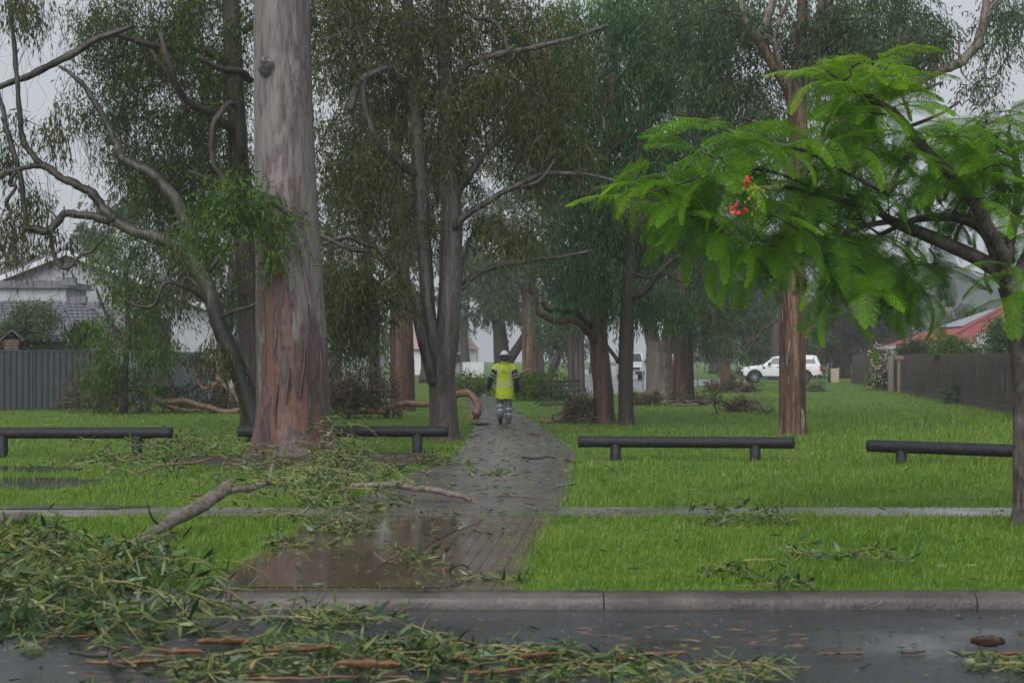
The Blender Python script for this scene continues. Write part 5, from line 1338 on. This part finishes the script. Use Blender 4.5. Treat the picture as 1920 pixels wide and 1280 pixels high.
# foliage in front of the huge gum
fallen('heap of fresh fallen gum foliage in front of the huge trunk', G(570, 930),
       [(gp([(400,905),(480,870),(640,862),(700,885),(760,905),(720,960),(640,975),(560,988),(440,968)]), 210, .30, dict(bias=-.7, spread=1.0)),
        (gp([(590,865),(650,850),(650,885),(600,890)]), 40, .7, dict(bias=-.8, spread=.6, rise=.8))],
       [([P(500,905,18.6), P(470,915,18.4), P(440,918,18.2), P(425,925,18.0)], [.03,.035,.035,.025], 'woodg', dict(seed=5)), ([P(505,908,18.6), P(508,885,18.7), P(512,868,18.8)], [.03,.02,.012], 'woodg', dict(seed=6))], L=.55, leafL=.13, leafW=.022)
fallen('wide scatter of fallen foliage behind the left puddles', G(300, 870),
       [(gp([(120,872),(240,846),(340,836),(470,846),(480,880),(420,905),(290,900),(160,905)]), 120, .38, dict(bias=-1.0, spread=1.0))],
       [([P(250,890,23.6), P(300,872,23.8), P(360,868,24), P(400,858,24.2)], [.015,.02,.02,.012], 'twigr', dict(seg=6)), ([P(190,850,25), P(203,835,25), P(215,868,24.8), P(222,880,24.6)], [.008,.012,.014,.01], 'twig', dict(seg=6))], L=.6, leafL=.14, leafW=.024)
fallen('long broken branch lying across the path with leafy left end', G(760, 920),
       [(gp([(560,895),(660,890),(720,905),(680,935),(600,930)]), 60, .22, dict(bias=2.9, spread=.7))],
       [([P(640,915,19.9), P(700,908,19.8), P(760,912,19.6), P(820,920,19.5), P(860,928,19.4), P(884,936,19.4)], [.022,.035,.038,.036,.034,.028], 'woodg', dict(torn=-1, seed=7)),
        ([P(662,912,19.8), P(648,925,19.5), P(652,945,19.0)], [.024,.024,.02], 'twigr', dict(torn=-1, seg=8)), ([P(650,912,19.8), P(648,895,19.8), P(650,880,19.8)], [.02,.014,.006], 'wood', dict(seg=8))], L=.5, leafL=.13, leafW=.022)
fallen('leafy mat of storm litter across the wet road in the foreground', G(700, 1240, -.10),
       [(gp([(200,1330),(330,1240),(460,1205),(560,1185),(760,1172),(880,1190),(1000,1210),(1150,1240),(1160,1300),(700,1330),(300,1330)], -.10), 36, .04, dict(rise=.12)), (blob(*G(620,1232,-.10)[:2], .62, .30, 24, .2, 8), 34, .07, dict(rise=.3)), (blob(*G(850,1240,-.10)[:2], .75, .42, 24, .2, 9), 56, .08, dict(rise=.3)), (blob(*G(1070,1262,-.10)[:2], .35, .25, 24, .2, 10), 22, .09, dict(rise=.35)), (blob(*G(420,1260,-.10)[:2], .5, .22, 24, .2, 12), 20, .06, dict(rise=.25)),
        (gp([(500,1165),(700,1168),(760,1185),(560,1190)], -.10), 30, .12, dict(rise=.3))],
       [([P(130,1222,9.9), P(190,1228,9.8), P(230,1215,9.85)], [.012,.014,.01], 'twig', dict(seg=6)), ([P(205,1225,9.8), P(215,1245,9.5), P(235,1250,9.4)], [.012,.014,.01], 'twig', dict(seg=6))], L=.42, leafL=.115, leafW=.02, nl=12)
fallen('leaf and bark litter at the bottom edge right of centre', G(1270, 1262, -.10), [(gp([(1190,1290),(1230,1255),(1400,1238),(1480,1262),(1450,1310),(1200,1310)], -.10), 34, .05, dict(rise=.15))],
       [([P(1300,1240,9.7), P(1400,1243,9.6), P(1470,1262,9.4)], [.008,.009,.007], 'twigr', dict(seg=6))], L=.4, leafL=.1, leafW=.014)
fallen('dark leaf litter at the lower right corner of the road', G(1880, 1240, -.10), [(gp([(1820,1250),(1960,1235),(1960,1262),(1830,1265)], -.10), 16, .04, dict(rise=.1))], L=.35, leafL=.1, leafW=.016)
for lab, px, py, rx, n, zm in (('small green leafy sprig alone on the muddy apron', 785, 1062, 40, 9, .16), ('leafy sprig lying on the apron left side below the foliage heap', 640, 1000, 60, 22, .16), ('flattened leafy twig on the apron near the left grass edge', 530, 1025, 45, 12, .06), ('yellowish leaf scrap by the grass corner at the kerb', 945, 1090, 45, 8, .04),
                        ('grey green leafy clump beside the cross footpath on the right verge', 1405, 985, 75, 26, .22), ('low leafy twig on the right verge near the kerb', 1355, 1082, 45, 14, .16), ('upright leafy sprig in the middle of the right verge', 1505, 1062, 36, 9, .22),
                        ('flat yellowish twig on the right verge beyond the leafy sprig', 1615, 1060, 48, 9, .14), ('leafy scrap on the kerb edge of the right verge', 1462, 1103, 30, 7, .05), ('leafy scraps at the left path edge by the log post', 830, 872, 40, 24, .2), ('leafy scrap on the path in front of the long branch', 930, 890, 50, 14, .06)):
    c = G(px, py); w = rx/F*c[1]
    fallen(lab, c, [(blob(c[0], c[1], w, w*.6, 20, .1, px), n, zm, dict(rise=.5))], name='leafy_sprig', cat='sprig', L=.3, leafL=.11, leafW=.022, nl=11)

# fallen limbs in the middle distance
def brush(label, Y, cl, woods, leaf='lf_brown', L=.2, cr=.4, per=46, name='fallen_limb', cat='branch', nt=150):
    b = P(cl[0][0], 700, Y); b[2] = 0; t = thing(name, label, cat, b)
    sk = []
    for i, (pl, mt, opt) in enumerate(woods):
        A = np.array([(*P(p[0], p[1], Y + (p[3] if len(p) > 3 else 0)), p[2]*Y/F) for p in pl]); A[:, 2] = np.maximum(A[:, 2], A[:, 3]*.8)
        wood(t, A[:, :3], A[:, 3], mt, 8, 'limb', seed=i, **opt); sk += [q for q in spline(A[:, :3], 4)]
    C = []
    for (cx, cy_, rx, ry, n) in cl:
        for _ in range(n):
            a = rng.uniform(0, 2*PI); q = math.sqrt(rng.random()); c = P(cx + rx*q*math.cos(a), cy_ + ry*q*math.sin(a), Y + rng.uniform(-.9, .9)); c[2] = max(c[2], .12); C.append(c)
    C = np.array(C); mb = MB(); 
    if not sk: sk = [b + (0, 0, .1), b + (.3, 0, .3)]
    grow_branches(mb, np.array(sk), C, .016)
    for _ in range(nt):
        c = C[rng.integers(len(C))]; d = unit(rng.normal(size=3)*(1, 1, .7)); q = c + d*rng.uniform(.3, .8); q[2] = max(q[2], .02)
        tube(mb, np.array([c, (c+q)/2 + rng.normal(size=3)*.06, q]), [.009,.007,.003], 3, cap=False)
    ob('twigs', mb, M['twigr'], t, kind='stuff')
    mb = MB(); clump_leaves(mb, C, np.full(len(C), cr)*rng.uniform(.6, 1.2, len(C)), per, L, L*.17, .15, .25); v = mb.v[0].reshape(-1, 3); v[:, 2] = np.maximum(v[:, 2], .01); ob('leaves', mb, M[leaf], t, kind='stuff')
brush('fallen limb with bare pale branches and brown brush below the weeping tree', 52.0, [(170,735,50,30,20), (260,742,70,26,14), (330,740,50,30,14), (380,700,40,40,12), (420,750,40,14,8)],
      [([(462,768,5,-1.3),(420,772,5,-1.3),(385,762,5,-1.3),(345,752,5.5,-1.3),(300,752,5,-1.3),(280,738,4.5,-1.3),(262,730,4,-1.3),(235,732,4,-1.3),(200,733,3.5,-1.3),(170,730,3,-1.3)], 'wood', {}), ([(455,762,4.5,-1.3),(435,735,5,-1.3),(412,715,5,-1.3),(408,690,4,-1.3),(402,665,4,-1.3)], 'wood', {}), ([(412,716,4,-1.3),(385,728,3.5,-1.3),(370,715,3,-1.3),(360,695,2.5,-1.3)], 'wood', {}),
       ([(285,745,3,-1.3),(305,755,3,-1.3),(340,768,2.5,-1.3),(380,768,2,-1.3)], 'wood', {}), ([(238,732,2.5,-1.3),(215,750,2.5,-1.3),(205,760,2,-1.3)], 'woodg', {})], L=.17)
brush('big broken limb with torn orange end lying beside the path', 46.5, [(640,745,40,30,26), (690,730,45,34,26), (620,700,20,20,6), (740,770,20,8,3)],
      [([(891,778,9,-.6),(897,768,8,-.6),(892,750,6.5,-.4),(880,738,7,-.2),(862,738,6.5),(840,748,6),(800,757,5.5),(760,756,5.5),(735,762,5),(722,772,5),(708,765,5),(698,745,4),(680,735,4)], 'wood', dict(torn=0)), ([(720,772,5),(690,772,4),(660,775,3),(630,770,2)], 'wood', {}), ([(690,740,4),(665,715,5),(650,695,5)], 'woodg', {})], L=.16)
brush('green fallen brush on the lawn behind the worker to the right', 66.0, [(1010,722,45,16,30), (975,728,25,12,12), (1040,735,25,10,6)], [([(968,708,1.5),(985,695,2),(1000,690,1)], 'woodg', {})], 'lf_green', .24, .5)
brush('green fallen brush behind the worker to the left', 74.0, [(880,722,38,12,24), (912,726,15,10,6)], [], 'lf_green', .24, .5)
brush('fallen brush with forked pale stick just right of the path', 43.5, [(1085,770,26,24,18), (1060,782,24,8,5)], [([(1012,799,4),(1028,790,4),(1045,786,4),(1062,776,3),(1078,768,2)], 'wood', {}), ([(1040,788,3),(1058,789,3),(1072,784,2)], 'woodg', {})], 'lf_brown', .13, .28)
brush('brown clump of dry twigs on the right lawn', 52.5, [(1390,771,26,7,14)], [([(1370,778,1.5),(1395,770,1.5),(1415,775,1.2)], 'wood', {})], 'lf_brown', .14, .2, 70)
brush('heaped brush at the foot of the mottled slim trunk', 82.0, [(1355,735,35,11,24), (1395,740,20,8,8)], [([(1340,720,1.5),(1350,732,2),(1380,738,2)], 'wood', {})], 'lf_brown', .22, .4)
brush('twig litter round the foot of the broad pale trunk', 60.0, [(1210,748,40,6,14), (1300,757,40,7,14)], [([(1262,765,2.5,-1),(1290,765,2.5,-1),(1310,762,2.5,-1),(1285,752,2.5,-1)], 'woodg', {}), ([(1290,752,2,-1),(1310,752,2.5,-1),(1325,758,2,-1)], 'twig', {})], 'lf_brown', .16, .25, 50)
brush('small shrubby scrap on the lawn behind the pickup tail', 84.0, [(1528,742,14,6,7)], [], 'lf_grey', .18, .3, 60)
brush('dark fallen brush beside the white pickup bumper', 108.0, [(1368,704,9,9,6)], [], 'lf_grey', .28, .5, 60)
brush('thin broken branch standing in the lawn left of the tan barked trunk', 50.0, [(1345,745,18,18,3), (1430,768,14,4,4)], [([(1346,790,1.6),(1340,760,1.6),(1342,735,1.4)], 'twig', {}), ([(1432,770,1.6),(1440,772,1.4),(1452,765,1)], 'twig', {})], 'lf_grey', .14, .25, 30, nt=10)
brush('fallen leafy scraps on the lawn below the bench', 58.0, [(1085,752,22,8,8), (1030,757,10,4,3)], [([(1015,758,1.4),(1040,757,1.6),(1075,755,1.2)], 'twig', {})], 'lf_grey', .16, .25, 50, nt=20)

# sticks and strips of bark
def stick(label, pts, r, mat='twigr', torn=None):
    t = thing('fallen_stick', label, 'stick', (pts[0][0], pts[0][1], 0), 'sticks dropped by the storm')
    wood(t, pts, [r*(1 - .5*i/(len(pts)-1)) for i in range(len(pts))], mat, 7, 'stick', torn=torn)
lie = lambda l, z=.02: [G(a, b, z) for a, b in l]
stick('long thin stick on the path in front of the worker', lie([(980,857),(1005,859),(1030,856),(1042,859)]), .018, 'twig')
stick('short dark stick at the right path edge by the log rail', lie([(1062,862),(1078,867),(1090,864)]), .022, 'twig')
stick('straight stick lying across the path beyond the long branch', lie([(930,930),(965,929),(1015,934)], .02), .012, 'twigr')
stick('dark branched stick at the left edge of the apron', lie([(486,1005),(520,1010),(556,1016)], .03), .016, 'twigr')
stick('thin tan stick lying on the muddy apron', lie([(700,1035),(720,1050),(745,1056)], .02), .008, 'wood')
stick('curved black stick arching on the apron right side', [G(842,1070,.01), G(850,1062,.07), G(868,1058,.09), G(880,1066,.03)], .011, 'twig')
stick('thick cut stick end on the left verge', [G(98,1003,.1), G(130,1008,.06), G(160,1014,.05)], .028, 'twigr', 0)
stick('dark stump of wood at the left edge by the cross footpath', [G(-40,980,.06), G(20,972,.08), G(62,968,.06)], .085, 'woodg')
stick('thin twig near the grass at the cross footpath corner', lie([(1040,915),(1060,910),(1075,908)], .03), .008, 'twig')
stick('arched thin twig in the grass beside the right log rail post', [G(1102,850,.3), G(1130,868,.22), G(1150,880,.12), G(1164,893,.02)], .01, 'twigr')
stick('short dark stick floating on the road right side', lie([(1690,1221),(1715,1222),(1735,1220)], -.085), .012, 'barkdark')
stick('yellow stalks standing out of the road litter', [G(790,1185,-.1), G(800,1160,-.02), G(820,1150,.05)], .006, 'stem')

def strip(label, c, L, w, rz, mat='barkstrip', curl=.6, bend=.15, group=None, name='bark_strip'):
    n, m = 12, 5; V = []
    for i in range(n):
        f = i/(n-1) - .5; ww = w*(1 - .55*abs(2*f)**2.5)*(1 + rng.normal(0, .12))
        for lay in (0, 1):
            for j in range(m):
                g_ = (j/(m-1) - .5)*2; V.append((f*L, g_*ww/2 + .04*L*math.sin(f*5), curl*ww*.5*g_*g_ + bend*L*f*f + rng.normal(0, .002) + lay*.004))
    Q = []
    for i in range(n-1):
        for j in range(m-1):
            a = i*2*m+j; Q += [(a, a+1, a+2*m+1, a+2*m), (a+m, a+3*m, a+3*m+1, a+m+1)]
        a = i*2*m; Q += [(a, a+2*m, a+3*m, a+m), (a+m-1, a+2*m-1, a+4*m-1, a+3*m-1)]
    o = ob(name, MB().add(V, Q), M[mat], smooth=True); o.location = tuple(c); o.rotation_euler = (0, 0, rz)
    return tag(o, label, 'bark', group or 'bark strips dropped on the ground')
rp = lambda px, py: G(px, py, -.085)
strip('long orange bark strip at the bottom left of the road', rp(245,1246), .5, .07, .12)
strip('orange curled bark strip under the leaf heap at the kerb', rp(420,1208), .32, .08, .1, curl=.9)
strip('brown bark sliver under the big heap on the road', rp(120,1196), .36, .04, 0)
strip('pointed orange bark flake in the middle of the road litter', rp(852,1240), .16, .08, .5, bend=.5)
strip('long pale bark strip at the bottom edge left of centre', rp(610,1272), .9, .03, 0, bend=.02)
strip('small pale bark flake among leaves behind the pointed flake', rp(815,1195), .12, .05, 1.2, bend=.4)
strip('curled orange bark scrap at the right end of the leaf mat', rp(1165,1238), .13, .04, -.3, curl=1.4)
strip('thin orange bark sliver alone on the road right of centre', rp(1576,1226), .28, .03, 0, bend=.02)
strip('orange bark shavings piece beside the road litter', rp(1240,1228), .3, .05, .05)
strip('dark curled leaf of bark on the road at the right', rp(1852,1212), .2, .09, -.3, 'barkdark', 1.2, .4)
strip('brown bark strip in the lower right corner litter', rp(1890,1228), .42, .05, 0)
strip('upright orange bark chip behind the slanting log', G(368,931,.12), .16, .07, .6, bend=.3)
strip('reddish bark slab lying on the path near the worker', G(902,797,.01), .5, .16, .1, 'barkdark')
strip('brown bark curl on the path by the right grass edge', G(1000,815,.01), .3, .1, .2)
for lab, px, py, L, w, a in (('orange bark strip on top of the road litter left of centre', 560, 1222, .4, .05, .2), ('brown bark slab in the road litter below the kerb', 690, 1252, .34, .08, -.15), ('tan bark splinter in the road litter at centre', 930, 1262, .36, .03, .3), ('tan bark curl in front of the big kerb heap', 330, 1225, .3, .05, -.2), ('short orange bark piece on the right end of the road litter', 1010, 1232, .22, .05, .4)):
    strip(lab, G(px, py, -.03), L, w, a, curl=.9)
strip('orange bark chip by the foot of the huge gum', G(462,852,.06), .2, .09, .8)

def litter():
    mb = MB()
    for poly, n, z in ((path_poly, 1700, .014), (apron_poly, 160, .018), (foot_poly, 160, .01)):
        q = sample_poly(poly, n); d = rng.normal(size=(n, 3)); d[:, 2] *= .12; leaves(mb, np.column_stack([q, np.full(n, z) + rng.uniform(0, .02, n)]), d, rng.uniform(.04, .13, n), rng.uniform(.008, .022, n), .1)
    q = sample_poly(gp([(-200,1160),(2100,1160),(2100,1330),(-200,1330)], -.10), 520); d = rng.normal(size=(520, 3)); d[:, 2] *= .08
    leaves(mb, np.column_stack([q, np.full(520, -.088)]), d, rng.uniform(.03, .1, 520), rng.uniform(.005, .014, 520), .1)
    q = sample_poly(gp([(-100,1100),(2000,1100),(1700,760),(150,780)]), 2600); d = rng.normal(size=(2600, 3)); d[:, 2] *= .3
    leaves(mb, np.column_stack([q, np.full(2600, .055)]), d, rng.uniform(.04, .13, 2600), rng.uniform(.008, .02, 2600), .15)
    tag(ob('leaf_litter', mb, M['lf_fallen']), 'loose fallen leaves scattered over path, road and lawn', 'leaf litter', kind='stuff')
    mb = MB(); q = np.vstack([sample_poly(gp([(1040,1172),(1400,1168),(1560,1215),(1100,1225)], -.10), 90), sample_poly(gp([(150,1200),(1150,1215),(1250,1290),(150,1300)], -.10), 260)]); n = len(q)
    d = rng.normal(size=(n, 3))*(1, .35, .04); leaves(mb, np.column_stack([q, np.full(n, -.082)]), d, rng.uniform(.03, .16, n), rng.uniform(.003, .009, n), .06)
    tag(ob('bark_scraps', mb, M['barkstrip']), 'thin orange bark scraps floating on the wet road', 'bark', kind='stuff')
litter()

# splashes of the rain on standing water
def splashes():
    k = NT('splash_water'); k.set((.6,.63,.66), .1, .6); k.b.inputs['Transmission Weight'].default_value = .75; k.b.inputs['IOR'].default_value = 1.2
    mb = MB(); pts = []
    for poly, n in ((apron_poly, 55), (path_poly, 140), (gp([(0,1150),(1920,1150),(1920,1260),(0,1260)], -.10), 170), (foot_poly, 60)):
        pts.append(sample_poly(poly, n))
    q = np.vstack(pts); 
    for (x, y) in q:
        m = int(rng.integers(3, 7)); z = (-.10 if y < KY0 else .012); a = rng.uniform(0, 2*PI, m); e = rng.uniform(.1, .45, m); s = rng.uniform(.5, 1.4)
        d = np.stack([np.cos(a)*e, np.sin(a)*e, np.ones(m)], 1); leaves(mb, np.stack([x + np.cos(a)*.006*s, y + np.sin(a)*.006*s, np.full(m, z)], 1), d, rng.uniform(.01, .026, m)*s, .003*s)
    tag(ob('rain_splash', mb, k.m), 'tiny splashes of rain on the wet path and road', 'rain splash', kind='stuff')
splashes()

# ------------------------------------------------------------------ rain haze
hz = ob('haze', MB().box((0, 240, 8.5), (1100, 560 + 260, 19.6)), None)
hm = bpy.data.materials.new('rain_haze'); hm.use_nodes = True; ht = hm.node_tree; ht.nodes.clear()
vo = ht.nodes.new('ShaderNodeVolumePrincipled'); vo.inputs['Density'].default_value = .0011; vo.inputs['Color'].default_value = (.66,.69,.72,1); vo.inputs['Anisotropy'].default_value = .1
mo = ht.nodes.new('ShaderNodeOutputMaterial'); ht.links.new(vo.outputs[0], mo.inputs['Volume'])
hz.data.materials.append(hm); hz['kind'] = 'stuff'; hz['label'] = 'pale rain haze hanging in the air'; hz['category'] = 'haze'
